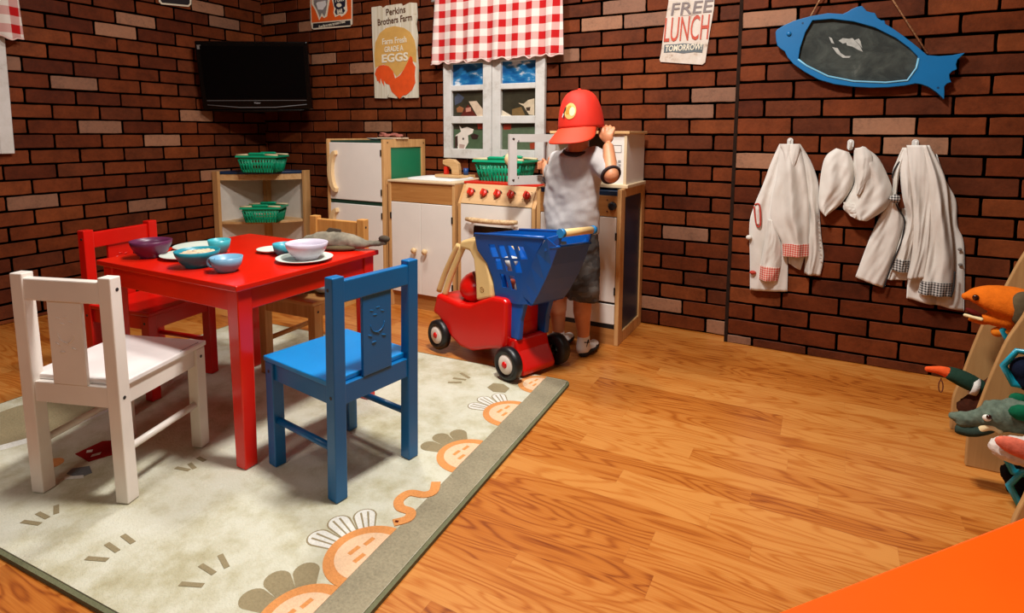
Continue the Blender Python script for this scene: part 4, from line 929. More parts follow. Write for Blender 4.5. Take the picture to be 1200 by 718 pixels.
def ring_prism(outer, inner, y0, d0, d1, mat, name, parent, bev=0):
    """solid board with a hole: bridge outer and inner loops resampled to the same count"""
    def res(p, n_):
        P = [Vector(q) for q in p]; L = [0]
        for i in range(len(P)): L.append(L[-1]+(P[(i+1) % len(P)]-P[i]).length)
        out = []
        for k in range(n_):
            t = L[-1]*k/n_; j = max(i for i in range(len(P)) if L[i] <= t+1e-12); u = (t-L[j])/max(L[j+1]-L[j], 1e-9); out.append(P[j].lerp(P[(j+1) % len(P)], u))
        return out
    bm = bmesh.new(); f = wall(y0)
    for d in (d0, d1):
        lo = [bm.verts.new(f(p[0], p[1], d)) for p in outer]; li = [bm.verts.new(f(p[0], p[1], d)) for p in inner]
        es = [bm.edges.new((lo[i], lo[(i+1) % len(lo)])) for i in range(len(lo))]+[bm.edges.new((li[i], li[(i+1) % len(li)])) for i in range(len(li))]
        bmesh.ops.triangle_fill(bm, edges=es, use_beauty=True, use_dissolve=False)
        if d == d0: A = (lo, li)
        else:
            for a, b_ in ((A[0], lo), (A[1], li)):
                for i in range(len(a)): bm.faces.new((a[i], a[(i+1) % len(a)], b_[(i+1) % len(a)], b_[i]))
    mb = MB(); bm.verts.index_update(); mb.add([v_.co.copy() for v_ in bm.verts], [[v_.index for v_ in fc.verts] for fc in bm.faces]); bm.free()
    return mb.build(name, mat, parent, bevel=bev)
ring_prism(cfs(fo_), cfs(bi), YWJ, .006, .030, FB, 'fish_frame', fb, .002)
ins = cfs(bi); cxm = sum(p[0] for p in ins)/len(ins); czm = sum(p[1] for p in ins)/len(ins)
n = NT('used blackboard'); co = n.coord((6, 6, 9)); f = n.noise(1.4, 6, .65, co, .8); BBM = n.m
n.base(n.ramp(f, [(.42, lin((34, 40, 36))), (.62, lin((62, 68, 62))), (.8, lin((110, 112, 104)))])); n.b.inputs['Roughness'].default_value = .8
MB().prism([(cxm+(x-cxm)*1.02, czm+(z-czm)*1.03) for x, z in ins], wall(YWJ), .006, .014).build('blackboard', BBM, fb)
CHK = M('chalk smear', (168, 170, 164), .95, .2, 60)
def chalk(pts, q=.0006): MB().prism(cfs(pts, YWJ-.014), wall(YWJ), .0135, .014+q).build('chalk_mark', CHK, fb)
chalk([(300, 220), (325, 225), (340, 248), (362, 262), (388, 262), (380, 270), (350, 270), (322, 250)])
chalk([(330, 190), (350, 178), (380, 182), (376, 196), (350, 204)], .0004); chalk([(405, 188), (425, 180), (432, 192), (440, 225), (424, 205)], .0004); chalk([(360, 185), (395, 178), (430, 215), (443, 242), (420, 232), (395, 218), (370, 212)]); chalk([(285, 172), (298, 178), (310, 205), (296, 200)])
lip = [p for p in cfs([(140, 277), (180, 307), (280, 356), (400, 380), (550, 386), (652, 376), (694, 318), (704, 272)])]
MB().tube([Vector((x, YWJ-.030, z)) for x, z in lip], .0035, 8).build('light_lip', M('pale blue edge paint', (120, 186, 216), .4, .05), fb)
p = cfs([(98, 158)])[0]; MB().ball((p[0], YWJ-.032, p[1]), (.009, .006, .009), 16).build('eye', FB, fb)
sc_ = MB()
for q in ((162, 108), (795, 410)): p = cfs([q])[0]; sc_.cyl((p[0], YWJ-.029, p[1]), (p[0], YWJ-.0308, p[1]), .004, 10)
sc_.build('screw', M('blue screw head', (6, 60, 100), .4, 0), fb)
ROPE = NT('twisted jute'); co = ROPE.coord((1, 1, 1)); 
ROPE.base(ROPE.ramp(ROPE.noise(160, 3, .6, co), [(.35, lin((150, 100, 62))), (.65, lin((208, 164, 120)))])); ROPE.b.inputs['Roughness'].default_value = .95; ROPE.bump(ROPE.noise(220, 2, .5, co), .6, .002)
a = at(950, 19, 1, YWJ-.02); b_ = at(1087, 63, 1, YWJ-.02); top = Vector((.035, YWJ-.012, 1.62))
o = MB().tube([a, a+(top-a)*.98, top, b_+(top-b_)*.98, b_], .0032, 8).build('rope', ROPE.m, fb)
MB().cyl((top.x, YWJ+.005, top.z-.004), (top.x, YWJ-.03, top.z), .003, 10).build('nail', STEEL, fb)

# ------------------------------------------------------------------ hooks and chef jackets
HK = M('white plastic hook', (222, 220, 214), .35, .02)
hk0 = None
for i, (px, py, lb) in enumerate(((926, 165, 'small white wall hook holding the jacket with red checked cuffs'), (997, 167, 'small white wall hook holding the bundled white jacket, middle one'), (1073, 167, 'small white wall hook holding the jacket with black checked cuffs'))):
    p = at(px, py, 1, YWJ-.01)
    t = thing('wall_hook', lb, 'hook', (p.x, YWJ, p.z), 0, 'white wall hooks')
    if i == 0:
        MB().prism(rrect(-.011, .011, -.030, .012, .0105), lambda u, v, d: Vector((u, -d, v)), 0, .006).build('hook_plate', HK, t, False, .0015)
        MB().tube([(0, -.005, -.022), (0, -.02, -.024), (0, -.030, -.016), (0, -.033, .0), (0, -.033, .006)], [.0045, .0045, .0045, .005, .006], 10).build('hook_arm', HK, t, False)
        hk0 = t
    else:
        for ch in [q for q in bpy.data.objects if q.parent == hk0]: c = ch.copy(); col.objects.link(c); c.parent = t
CLO = NT('white cotton twill'); co = CLO.coord(); f = CLO.noise(6, 4, .6, co); g = CLO.noise(500, 2, .5, co)
CLO.base(CLO.ramp(f, [(.3, lin((206, 200, 190))), (.7, lin((226, 221, 213)))])); CLO.b.inputs['Roughness'].default_value = .85; CLO.b.inputs['Specular IOR Level'].default_value = .2; CLO.bump(g, .15, .0008); CLOTH = CLO.m
RG = gingham('red checked cuff', .009, 'XZ', (196, 50, 32), (226, 196, 180), pale=.6); BG = gingham('black checked cuff', .009, 'XZ', (26, 24, 24), (206, 202, 196), pale=.6)
def resample(pts, n_):
    P = spline([Vector((p[0], p[1], 0)) for p in pts], 8); L = [0]
    for i in range(1, len(P)): L.append(L[-1]+(P[i]-P[i-1]).length)
    out = []
    for k in range(n_):
        t = L[-1]*k/(n_-1); j = 0
        while j < len(P)-2 and L[j+1] < t: j += 1
        out.append(P[j].lerp(P[j+1], (t-L[j])/max(L[j+1]-L[j], 1e-9)))
    return out
def drape(left, right, d0, dep, nf, seed, amp=.009, t0=0, t1=1, sag=0, grow=0, nu=46, nv=54):
    """hanging closed cloth piece between two edge curves; d0 = distance of its back from the wall, dep = fullness"""
    A, B = resample(left, nv), resample(right, nv); rr = random.Random(seed); ph = [rr.uniform(0, 6.28) for _ in range(6)]; mb = MB()
    fr = []; bk = []
    for j in range(nv):
        v_ = t0+(t1-t0)*j/(nv-1); jj = v_*(nv-1); k0 = min(int(jj), nv-2); a = A[k0].lerp(A[k0+1], jj-k0); b2 = B[k0].lerp(B[k0+1], jj-k0)
        for i in range(nu+1):
            u = i/nu; p = a.lerp(b2, u); prof = math.sin(math.pi*min(max(u, 0), 1))**.5
            drift = (1-v_)*.6
            s = math.sin(2*math.pi*(nf*u+.25*math.sin(3*v_+ph[1]))+ph[0])*(.6+.4*math.sin(2.2*v_+ph[2]))+.45*math.sin(2*math.pi*(nf*1.5*u+drift)+ph[3])*math.sin(2.6*v_+ph[5])+1.1*(noise.noise(Vector((u*2.2+seed, v_*3.2, seed*.7))))+.5*noise.noise(Vector((u*5+seed, v_*7+u*3, 3)))
            w_ = .35+.65*min(1, v_*2.2)
            d = d0+dep*prof*(.5+.5*min(1, v_*3+.3))+amp*s*prof*w_+grow*prof
            zz = p.y - (sag*math.sin(math.pi*u)*v_)
            fr.append(Vector((p.x, YWJ-d, zz))); bk.append(Vector((p.x+(0), YWJ-d0-.0015*prof, zz)))
    N = len(fr); w1 = nu+1; fs = []
    for j in range(nv-1):
        for i in range(nu): a = j*w1+i; fs += [(a, a+1, a+w1+1, a+w1), (N+a, N+a+w1, N+a+w1+1, N+a+1)]
        for i in (0, nu): a = j*w1+i; fs.append((a, a+w1, N+a+w1, N+a))
    for i in range(nu):
        for j in (0, nv-1): a = j*w1+i; fs.append((a, a+1, N+a+1, N+a))
    return mb.add(fr+bk, fs, 0, True)
def cj(ox, oy, k, pts): return wpx(YWJ-.03, [(ox+x/k, oy+y/k) for x, y in pts])
def jk(px): return lambda pts: cj(*px, pts)
JA = (865, 155, 3.682); c_ = lambda pts: cj(*JA, pts)
ja = thing('chef_jacket', 'white child chef jacket with red checked cuffs, hanging on the left hook', 'jacket', tuple(at(920, 172, 1, YWJ-.02)))
drape(c_([(175, 52), (140, 130), (105, 225), (66, 320), (46, 400), (48, 560), (48, 684)]), c_([(240, 60), (222, 200), (205, 330), (204, 450), (212, 560), (210, 692)]), .006, .014, 1.6, 3).build('left_front_panel', CLOTH, ja)
drape(c_([(235, 55), (262, 200), (296, 350), (292, 450), (288, 540), (284, 612)]), c_([(268, 52), (315, 130), (346, 225), (350, 330), (358, 450), (368, 540), (354, 624)]), .006, .018, 1.2, 5).build('right_front_panel', CLOTH, ja)
drape(c_([(200, 300), (205, 400), (212, 500), (214, 568)]), c_([(300, 300), (300, 400), (296, 500), (268, 600)]), .004, .008, 1.5, 6).build('back_panel', CLOTH, ja)
L_, R_ = c_([(180, 52), (165, 180), (142, 290), (136, 370), (165, 430), (188, 480), (192, 536)]), c_([(266, 52), (290, 150), (303, 250), (308, 350), (305, 470), (305, 536)])
sl = drape(L_, R_, .022, .030, 1.8, 9, .010).build('sleeve', CLOTH, ja)
drape(L_, R_, .0218, .0340, 1.8, 9, .010, t0=.885, t1=.995).build('checked_cuff', RG, sl)['label'] = 'red checked cuff'
L_, R_ = c_([(128, 375), (118, 450), (100, 550), (88, 634)]), c_([(152, 380), (180, 470), (184, 560), (170, 644)])
sl = drape(L_, R_, .020, .022, 1.3, 12, .007).build('sleeve', CLOTH, ja)
drape(L_, R_, .0198, .026, 1.3, 12, .007, t0=.77, t1=.995).build('checked_cuff', RG, sl)['label'] = 'red checked cuff'
def pth(ox, pts, d, r, nm, mat, par, n_=6, k=5): return MB().tube([Vector((x, YWJ-d, z)) for x, z in [(q.x, q.y) for q in spline([Vector((p[0], p[1], 0)) for p in cj(*ox, pts)], k)]], r, n_).build(nm, mat, par)
RPD = M('red piping', (184, 54, 36), .8, .1); BPD = M('black piping', (30, 28, 28), .8, .1)
pth(JA, [(70, 312), (92, 316), (95, 400), (78, 398), (68, 320)], .024, .0035, 'pocket_piping', RPD, ja)
drape(c_([(70, 312), (72, 395)]), c_([(94, 314), (96, 398)]), .018, .007, .5, 2, .001).build('pocket', CLOTH, ja)
bt = MB()
for q in ((45, 455),): p = c_([q])[0]; bt.ball((p[0], YWJ-.02, p[1]), (.012, .010, .010), 12)
bt.build('knot_button', CLOTH, ja)
bt = MB(); p = c_([(62, 606)])[0]; bt.ball((p[0], YWJ-.022, p[1]), (.014, .010, .008), 12); bt.build('knot_button', RPD, ja)
for i in range(7):
    y = 352+i*32; p = c_([(343+i*2, y)])[0]; MB().ball((p[0], YWJ-.026, p[1]), (.005, .0018, .002), 8).build('buttonhole', M('grey stitching', (140, 132, 126)), ja)
drape(c_([(178, 50), (196, 90), (205, 160), (212, 230)]), c_([(232, 50), (226, 100), (220, 160), (216, 230)]), .040, .012, 1, 21, .002).build('collar', CLOTH, ja)
drape(c_([(225, 50), (222, 100), (222, 160), (218, 232)]), c_([(268, 50), (262, 100), (240, 160), (222, 232)]), .042, .012, 1, 22, .002).build('collar', CLOTH, ja)
# jacket C
JC = (950, 155, 3.342); c_ = lambda pts: cj(*JC, pts)
jc = thing('chef_jacket', 'white child chef jacket with black checked cuffs and dark piping, hanging on the right hook', 'jacket', tuple(at(1073, 172, 1, YWJ-.02)))
L_, R_ = c_([(362, 60), (340, 110), (322, 160), (318, 240), (240, 400), (176, 570)]), c_([(385, 60), (352, 160), (340, 270), (366, 345), (345, 450), (285, 612)])
drape(L_, R_, .006, .020, 1.3, 31).build('left_front_panel', CLOTH, jc)
pth(JC, [(328, 270), (350, 310), (368, 348), (355, 430), (318, 520), (285, 612)], .026, .0028, 'piping', BPD, jc)
pth(JC, [(320, 180), (330, 145), (350, 115)], .02, .003, 'piping', BPD, jc)
drape(c_([(495, 85), (500, 200), (440, 400), (390, 540), (378, 655)]), c_([(500, 90), (535, 190), (574, 270), (580, 370), (606, 450), (606, 706)]), .005, .014, 1.8, 33, sag=.0).build('right_front_panel', CLOTH, jc)
drape(c_([(360, 300), (350, 420), (300, 540), (290, 580)]), c_([(440, 300), (430, 430), (400, 540), (380, 585)]), .004, .008, 1.3, 35).build('back_panel', CLOTH, jc)
L_, R_ = c_([(365, 62), (352, 150), (360, 250), (378, 345), (345, 440), (316, 540)]), c_([(420, 60), (430, 200), (425, 340), (402, 450), (384, 552)])
sl = drape(L_, R_, .018, .018, 1.2, 37).build('sleeve', CLOTH, jc)
drape(L_, R_, .0178, .0215, 1.2, 37, t0=.90, t1=.998).build('checked_cuff', BG, sl)['label'] = 'black checked cuff'
L_, R_ = c_([(375, 50), (385, 160), (400, 300), (398, 450), (375, 574)]), c_([(460, 50), (478, 200), (470, 350), (462, 470), (452, 566)])
drape(L_, R_, .030, .022, 1.3, 39, .010).build('folded_body', CLOTH, jc)
L_, R_ = c_([(430, 50), (450, 200), (456, 350), (446, 500), (420, 628)]), c_([(466, 50), (528, 180), (545, 330), (562, 500), (552, 642)])
sl = drape(L_, R_, .028, .030, 1.6, 41, .011).build('sleeve', CLOTH, jc)
drape(L_, R_, .0278, .0340, 1.6, 41, .011, t0=.91, t1=.998).build('checked_cuff', BG, sl)['label'] = 'black checked cuff'
pth(JC, [(560, 540), (556, 600), (545, 640)], .05, .003, 'piping', BPD, jc)
for q in ((586, 460), (588, 520)):
    p = c_([q])[0]; MB().ball((p[0], YWJ-.022, p[1]), (.007, .003, .006), 10).build('button', M('grey button', (120, 112, 106)), jc)
# jacket B, rolled
JB = JC; c_ = lambda pts: cj(*JB, pts)
def V3(pts, ds): return [Vector((x, YWJ-d, z)) for (x, z), d in zip(cj(*JB, pts), ds)]
jb = thing('chef_jacket', 'white child jacket bundled and looped over the middle hook', 'jacket', tuple(at(997, 172, 1, YWJ-.02)))
drape(c_([(100, 62), (62, 90), (44, 140), (32, 240), (34, 300), (56, 326)]), c_([(150, 78), (168, 120), (170, 190), (150, 240), (110, 290), (60, 328)]), .018, .034, 1.2, 51, .008).build('hanging_sleeve', CLOTH, jb)
drape(c_([(170, 70), (168, 140), (172, 200), (140, 262), (128, 300), (170, 336)]), c_([(205, 54), (262, 96), (302, 170), (320, 235), (296, 300), (225, 346)]), .020, .046, 1.6, 53, .010).build('rolled_body', CLOTH, jb)
drape(c_([(172, 62), (174, 110), (180, 170), (178, 240)]), c_([(212, 56), (240, 90), (238, 170), (190, 244)]), .052, .020, 1, 57, .004).build('folded_collar', CLOTH, jb)
drape(c_([(128, 272), (134, 300), (150, 322)]), c_([(190, 280), (196, 310), (180, 336)]), .040, .022, 1, 59, .004).build('turned_hem', CLOTH, jb)
MB().ball(V3([(328, 258)], [.05])[0], (.018, .016, .016), 14).build('black_checked_cuff', BG, jb, remesh=.004, disp=(.02, .01))

# ------------------------------------------------------------------ shopping cart
CO = Vector((-.935, 1.912, 0)); CA = R(163.2)
ex = Vector((math.cos(CA), math.sin(CA), 0)); ey = Vector((-ex.y, ex.x, 0))
ct = thing('toy_shopping_cart', 'red and blue plastic toy shopping cart with black wheels, standing at the rug corner', 'toy cart', tuple(CO), CA)
def cxz(px, py, y):
    d = (px-PCX)/FPX*CR-(py-PCY)/FPX*CU+CF; c = Vector((0, 0, CAMH)); q = c+d*((y-(c-CO).dot(ey))/d.dot(ey)); return ((q-CO).dot(ex), q.z)
def cpoly(pts, y): return [cxz(x, y_, y) for x, y_ in pts]
sid = lambda u, v, d: Vector((u, d, v))
RPL = M('red toy plastic', (206, 14, 8), .28, .03, 10); BPL = M('blue toy plastic', (4, 82, 166), .3, .04, 10); BEI = M('beige toy plastic', (226, 192, 130), .4, .03, 10)
body = cpoly([(504.5, 370), (507, 356), (508.5, 347), (520, 353), (535, 360), (548, 361), (556, 357), (573, 352), (584, 354), (590, 357), (590, 392), (589, 412), (586, 414), (580, 413), (572, 413), (551, 415), (538, 410), (527, 399), (519, 386), (511, 374)], .115)
MB().prism(body, sid, -.115, .115).build('body', RPL, ct, False, .016, 4)
# cockpit hollow is suggested by a dark sunk tray, dashboard and steering wheel
mb = MB().ball((.315, .0, .262), (.078, .085, .068), 24); mb.build('dashboard', RPL, ct, False)
q = Matrix.Rotation(R(-35), 3, 'Y'); c0 = Vector((.275, .055, .312))
sw = MB().tube([c0+Matrix.Rotation(R(60), 3, 'X')@q@Vector((.026*math.cos(R(a)), .026*math.sin(R(a)), 0)) for a in range(0, 361, 20)], .006, 8, cap=False)
sw.ball(c0, (.012, .012, .012), 10); sw.build('steering_wheel', M('dark red plastic', (110, 14, 12), .4, 0), ct, False)
hb = MB().caps((.33, -.085, .30), (.335, -.10, .335), .012, .02); hb.caps((.30, -.085, .30), (.29, -.10, .335), .012, .02); hb.build('white_horn', M('white toy plastic', (226, 210, 200), .4, 0), ct, False)
# beige hood
post = cpoly([(534, 289), (536, 286), (545, 284), (554, 283), (558, 292), (567, 312), (573, 338), (574, 353), (556, 356), (554, 330), (551, 308), (546, 298), (541, 296), (535, 295)], .10)
MB().prism(post, sid, .062, .104).build('canopy', BEI, ct, False, .010, 3)
MB().prism(post, sid, -.104, -.062).build('canopy', BEI, ct, False, .010, 3)
a, b_ = cxz(537, 290, .10), cxz(552, 288, .10)
MB().prism([(a[0], a[1]-.010), (a[0]+.006, a[1]+.014), (b_[0], b_[1]+.024), (b_[0], b_[1])], sid, -.10, .10).build('canopy_top', BEI, ct, False, .008, 3)
for y, pts in ((.088, [(538, 293), (532, 308), (524, 330), (519, 349)]), (-.088, [(534, 288), (528, 300), (519, 322), (513, 342)])):
    P_ = [Vector((p[0], y, p[1])) for p in (cxz(*q_, y) for q_ in pts)]
    MB().tube(spline(P_, 4), .013, 12, flat=.8).build('front_pillar', BEI, ct, False)
p = cxz(562, 343, .104); em = M('embossed tan', (170, 130, 74), .5, 0)
MB().tube([Vector((p[0]+.011*math.cos(R(a)), .1045, p[1]+.009*math.sin(R(a)))) for a in range(0, 361, 24)], .0012, 6, cap=False).build('embossed_badge', em, ct, False)
MB().tube([Vector((p[0]+x, .1045, p[1]+z)) for x, z in ((-.007, -.002), (-.002, .003), (.003, -.002), (.007, .003))], .0012, 6).build('embossed_badge', em, ct, False)
# blue basket: hopper walls
yb, yt = .088, .118
F0, F1 = cxz(554, 278, yt), cxz(636, 283, yt)          # near top front and rear
side_px = [(554, 278), (600, 280.5), (636, 283), (626, 300), (618, 317), (610, 336), (606, 352), (611, 362), (600, 362), (594, 361), (573, 351), (571.5, 330), (566, 312), (556, 296)]
sp_ = cpoly(side_px, .11)
zt, zb = .515, .285
def yy_(z): t = min(1, max(0, (z-zb)/(zt-zb))); return .086+(.122-.086)*t
def cutmesh(mb, cut, name, mat, parent):
    o = mb.build(name, mat, parent, False); c = cut.build('cutter', mat, None, False); c.matrix_world = Matrix.Translation(CO)@Matrix.Rotation(CA, 4, 'Z')
    q = o.modifiers.new('b', 'BOOLEAN'); q.object = c; q.operation = 'DIFFERENCE'; q.solver = 'EXACT'
    dg = bpy.context.evaluated_depsgraph_get(); dg.update(); me = bpy.data.meshes.new_from_object(o.evaluated_get(dg)); o.modifiers.clear(); o.data = me; bpy.data.objects.remove(c); return o
slots = [[(569, 291), (575, 291), (579, 305), (573, 305)], [(580, 292), (586, 292), (590, 306), (584, 306)], [(591, 292.5), (597, 293), (601, 307), (595, 307)], [(603, 293.5), (609, 294), (613.5, 308), (606, 308)],
         [(575, 308), (580.5, 308), (583, 320), (577.5, 320)], [(586, 310), (591.5, 310), (594, 322), (588.5, 322)], [(597, 311), (603, 311), (605.5, 324), (599.5, 324)], [(580, 326), (585, 326.5), (588, 342), (582, 341)], [(590.5, 328), (596, 328.5), (598, 345), (592.5, 344)]]
for s in (1, -1):
    fn = (lambda u, v, d, s=s: Vector((u, s*(yy_(v)+d), v)))
    mb = MB().prism(sp_, fn, -.003, .003)
    cut = MB()
    for q in [[(q_[0][0]-.6, q_[0][1]-.5), (q_[1][0]+.9, q_[1][1]-.5), (q_[2][0]+.9, q_[2][1]+.3), (q_[3][0]-.6, q_[3][1]+.3)] for q_ in slots]: cut.prism(cpoly(q, .112), lambda u, v, d, s=s: Vector((u, s*d, v)), .06, .16)
    bpy.context.view_layer.update()
    cutmesh(mb, cut, 'basket_side', BPL, ct)
    # rounded rim
    rp = [p_ for p_ in cpoly([(554, 278), (600, 280.5), (636, 283)], .11)]
    MB().tube([Vector((p_[0], s*(yy_(p_[1])+.001), p_[1])) for p_ in rp], .006, 10).build('basket_rim', BPL, ct, False)
    # arm carrying the push bar
    q0, q1 = Vector((F1[0]+.012, s*.119, F1[1]-.004)), Vector((-.185, s*.088, .554))
    MB().hexa([q0-Vector((0, 0, .05)), q1-Vector((-.012, 0, .045)), q1-Vector((-.012, s*.010, .045)), q0-Vector((0, s*.010, .05))], [q0, q1, q1-Vector((0, s*.010, 0)), q0-Vector((0, s*.010, 0))]).build('handle_arm', BPL, ct, False, .003)
    lg = [(.075, .30), (-.035, .30), (-.018, .262), (-.004, .21), (.0, .135), (.042, .135), (.050, .22), (.060, .27)]
    MB().prism(lg, lambda u, v, d, s=s: Vector((u, s*(.060+d), v)), 0, .024).build('basket_leg', BPL, ct, False, .006, 3)
# front wall, rear wall, floor of the hopper
def quad4(a, b_, c, d, t=.006):
    a, b_, c, d = map(Vector, (a, b_, c, d)); nn = (b_-a).cross(c-a).normalized()*t; return MB().hexa([a, b_, c, d], [a+nn, b_+nn, c+nn, d+nn])
fx_t, fx_b = F0[0], cxz(573, 351, .11)[0]
mbf = MB()
fp_ = [cpoly([q], .11)[0] for q in ((554, 278), (556, 296), (566, 312), (571.5, 330), (573, 351))]
for i in range(4):
    (xa, za), (xb, zb2) = fp_[i], fp_[i+1]; ya, yb2 = yy_(za), yy_(zb2)
    m2 = quad4((xa, ya, za), (xa, -ya, za), (xb, -yb2, zb2), (xb, yb2, zb2)); mbf.add(m2.v, m2.f, 0)
mbf.build('basket_front', BPL, ct, False)
mbr = MB(); rp_ = [(-.172, .506), (-.150, .44), (-.122, .38), (-.092, .325), (-.066, .285)]; ryy = [.088, .090, .090, .088, .086]
for i in range(4):
    (xa, za), (xb, zb2) = rp_[i], rp_[i+1]; ya, yb2 = ryy[i], ryy[i+1]
    m2 = quad4((xa, ya, za), (xa, -ya, za), (xb, -yb2, zb2), (xb, yb2, zb2)); mbr.add(m2.v, m2.f, 0)
mbr.build('basket_rear', BPL, ct, False)
# side gussets joining the side panels to the sloping rear wall
for s in (1, -1):
    fr_ = [F1]+[cpoly([q], .11)[0] for q in ((626, 300), (618, 317), (610, 336), (606, 352))]
    gm = MB()
    for i in range(4):
        (xa, za), (xb, zb2) = fr_[i], fr_[i+1]; (xc, zc), (xd, zd) = rp_[i], rp_[i+1]
        m2 = quad4((xa, s*yy_(za), za), (xb, s*yy_(zb2), zb2), (xd, s*ryy[i+1], zd), (xc, s*ryy[i], zc), .004); gm.add(m2.v, m2.f, 0)
    gm.build('basket_gusset', BPL, ct, False)
MB().tube([(-.150, .108, .503), (-.172, .088, .506), (-.172, -.088, .506), (-.150, -.108, .503)], .006, 10).build('rear_rim', BPL, ct, False)
MB().box(-.06, .105, -.088, .088, .279, .287).build('basket_floor', BPL, ct, False)
MB().cyl((-.182, -.080, .554), (-.182, .080, .554), .0135, 20).build('push_bar', BEI, ct, False)
for s in (1, -1): MB().cyl((-.182, s*.079, .554), (-.182, s*.094, .554), .016, 16).build('bar_cap', M('light blue plastic', (30, 120, 180), .35, 0), ct, False)
# rear foot box and axle
MB().prism([(.09, .04), (.09, .125), (.012, .142), (-.002, .095), (-.026, .055), (-.040, .03), (-.030, .008), (.07, .012)], sid, -.088, .088).build('rear_step', RPL, ct, False, .012, 4)
MB().prism([(.12, .10), (.12, .284), (.055, .284), (.040, .18), (.035, .10)], sid, -.056, .056).build('centre_column', RPL, ct, False, .006, 2)
for x in (0, .42): MB().cyl((x, -.12, .061), (x, .12, .061), .008, 10).build('axle', STEEL, ct, False)
TY = M('black rubber tyre', (16, 16, 17), .4, .1, 30, .1); WHP = M('white hub plastic', (226, 214, 202), .4, .03)
def wheel(x, s, y):
    Wm = Matrix.Rotation(R(-90*s), 3, 'X'); c = Vector((x, s*y, .0615))
    w_ = MB().lathe([(.02, -.020), (.052, -.020), (.0605, -.012), (.0615, 0), (.0605, .012), (.052, .019), (.044, .021), (.040, .016), (.02, .014)], c, 36, 0, Wm).build('wheel', TY, ct, False)
    MB().lathe([(0, .019), (.012, .021), (.030, .020), (.038, .014), (.040, .008)], c, 30, 0, Wm).build('hub', WHP, w_, False)
    MB().lathe([(0, .027), (.009, .026), (.012, .022), (.013, .018)], c, 20, 0, Wm).build('hub_cap', RPL, w_, False)
for x, y in ((0, .132), (.42, .118)):
    for s in (1, -1): wheel(x, s, y)
# shopping inside
def cart_item(lb, cat, lx, ly, z, prof, mat, nm):
    p = CO+ex*lx+ey*ly; o = MB().lathe(prof, (0, 0, 0), 20).build(nm, mat, None, False); o.location = (p.x, p.y, z); tag(o, lb, cat, 'play food in the cart basket')
cart_item('white toy bottle standing in the blue cart basket, right slot', 'play food', .02, .055, .296, [(0, 0), (.017, 0), (.018, .05), (.008, .07), (.008, .085), (0, .086)], M('cream plastic', (222, 214, 190), .4, 0), 'toy_bottle')
cart_item('orange-red toy carrot standing in the blue cart basket, left slot', 'play food', .062, .055, .296, [(0, 0), (.006, .002), (.017, .05), (.016, .062), (0, .066)], M('carrot red', (206, 84, 48), .45, 0), 'toy_carrot')
cart_item('white toy mushroom on top of the play food in the cart basket', 'play food', .10, .02, .296, [(0, 0), (.014, 0), (.014, .10), (.028, .115), (.024, .135), (0, .142)], M('mushroom white', (230, 224, 212), .5, 0), 'toy_mushroom')
cart_item('pale peach toy egg cup in the cart basket beside the mushroom', 'play food', -.01, .01, .296, [(0, 0), (.02, 0), (.012, .06), (.028, .12), (.020, .150), (0, .155)], M('peach plastic', (224, 168, 130), .45, 0), 'toy_cup')
ct.location.z = .0065; ct.rotation_euler = (R(2.6), 0, CA)

# ------------------------------------------------------------------ the boy
def loft(mb, rings, n=24, mi=0):
    """rings: (centre, rx, ry) stacked upward, closed at both ends"""
    vs = []; k = len(rings)
    for c, rx, ry in rings:
        for i in range(n): a = 2*math.pi*i/n; vs.append(Vector(c)+Vector((rx*math.cos(a), ry*math.sin(a), 0)))
    fs = [(j*n+i, j*n+(i+1) % n, (j+1)*n+(i+1) % n, (j+1)*n+i) for j in range(k-1) for i in range(n)]
    fs += [tuple(range(n))[::-1], tuple((k-1)*n+i for i in range(n))]
    return mb.add(vs, fs, mi, True)
def pz(px, py, y): return at(px, py, 1, y)
boy = thing('boy', 'small boy in backwards red cap, grey T-shirt and dark shorts standing at the play kitchen', 'person', (-.88, 2.19, 0))
SKIN = NT('skin'); co = SKIN.coord(); SKIN.base(SKIN.ramp(SKIN.noise(12, 4, .6, co), [(.3, lin((196, 124, 84))), (.7, lin((214, 146, 104)))])); SKIN.b.inputs['Roughness'].default_value = .5
SKIN.b.inputs['Subsurface Weight'].default_value = .08; SKIN.b.inputs['Subsurface Radius'].default_value = (.01, .004, .002); SKIN = SKIN.m
HAIRM = M('short brown hair', (92, 60, 38), .8, .3, 120, .5, bscale=200)
HC = pz(679, 141, 2.165)        # head centre
SH_R = pz(702, 186, 2.16); SH_L = pz(651, 189, 2.18)
EL_R = pz(716, 205, 2.085); WR_R = pz(713, 173, 2.135); HA_R = pz(712, 161, 2.15)
EL_L = pz(645, 216, 2.24); HA_L = pz(640, 194, 2.28)
HIP_R = pz(685, 300, 2.185); HIP_L = pz(657, 298, 2.185)
KN_R = pz(682.5, 350, 2.17); KN_L = pz(654, 348, 2.19)
AN_R = pz(684, 396, 2.175); AN_L = pz(654.5, 390, 2.205)
mb = MB()
mb.ball(HC, (.070, .080, .086), 28)
mb.ball(HC+Vector((0, .045, -.03)), (.055, .05, .055), 20)     # face and jaw
mb.ball(HC+Vector((-.004, .092, -.018)), (.010, .014, .012), 10)
mb.ball(HC+Vector((0, .078, -.055)), (.022, .012, .008), 10)
mb.caps(HC+Vector((0, -.005, -.05)), HC+Vector((.002, -.012, -.125)), .040, .044, 18)
loft(mb, [(pz(671, 285, 2.18), .080, .055), (pz(671, 240, 2.175), .080, .056), (pz(674, 205, 2.17), .088, .058), (pz(677, 186, 2.165), .085, .052), (pz(678, 178, 2.165), .045, .04)])
for a, b_, c, ra, rb, rc in ((SH_R, EL_R, WR_R, .036, .030, .0215), (SH_L, EL_L, HA_L, .034, .027, .020)):
    mb.caps(a, b_, ra, rb, 16); mb.caps(b_, c, rb, rc, 16)
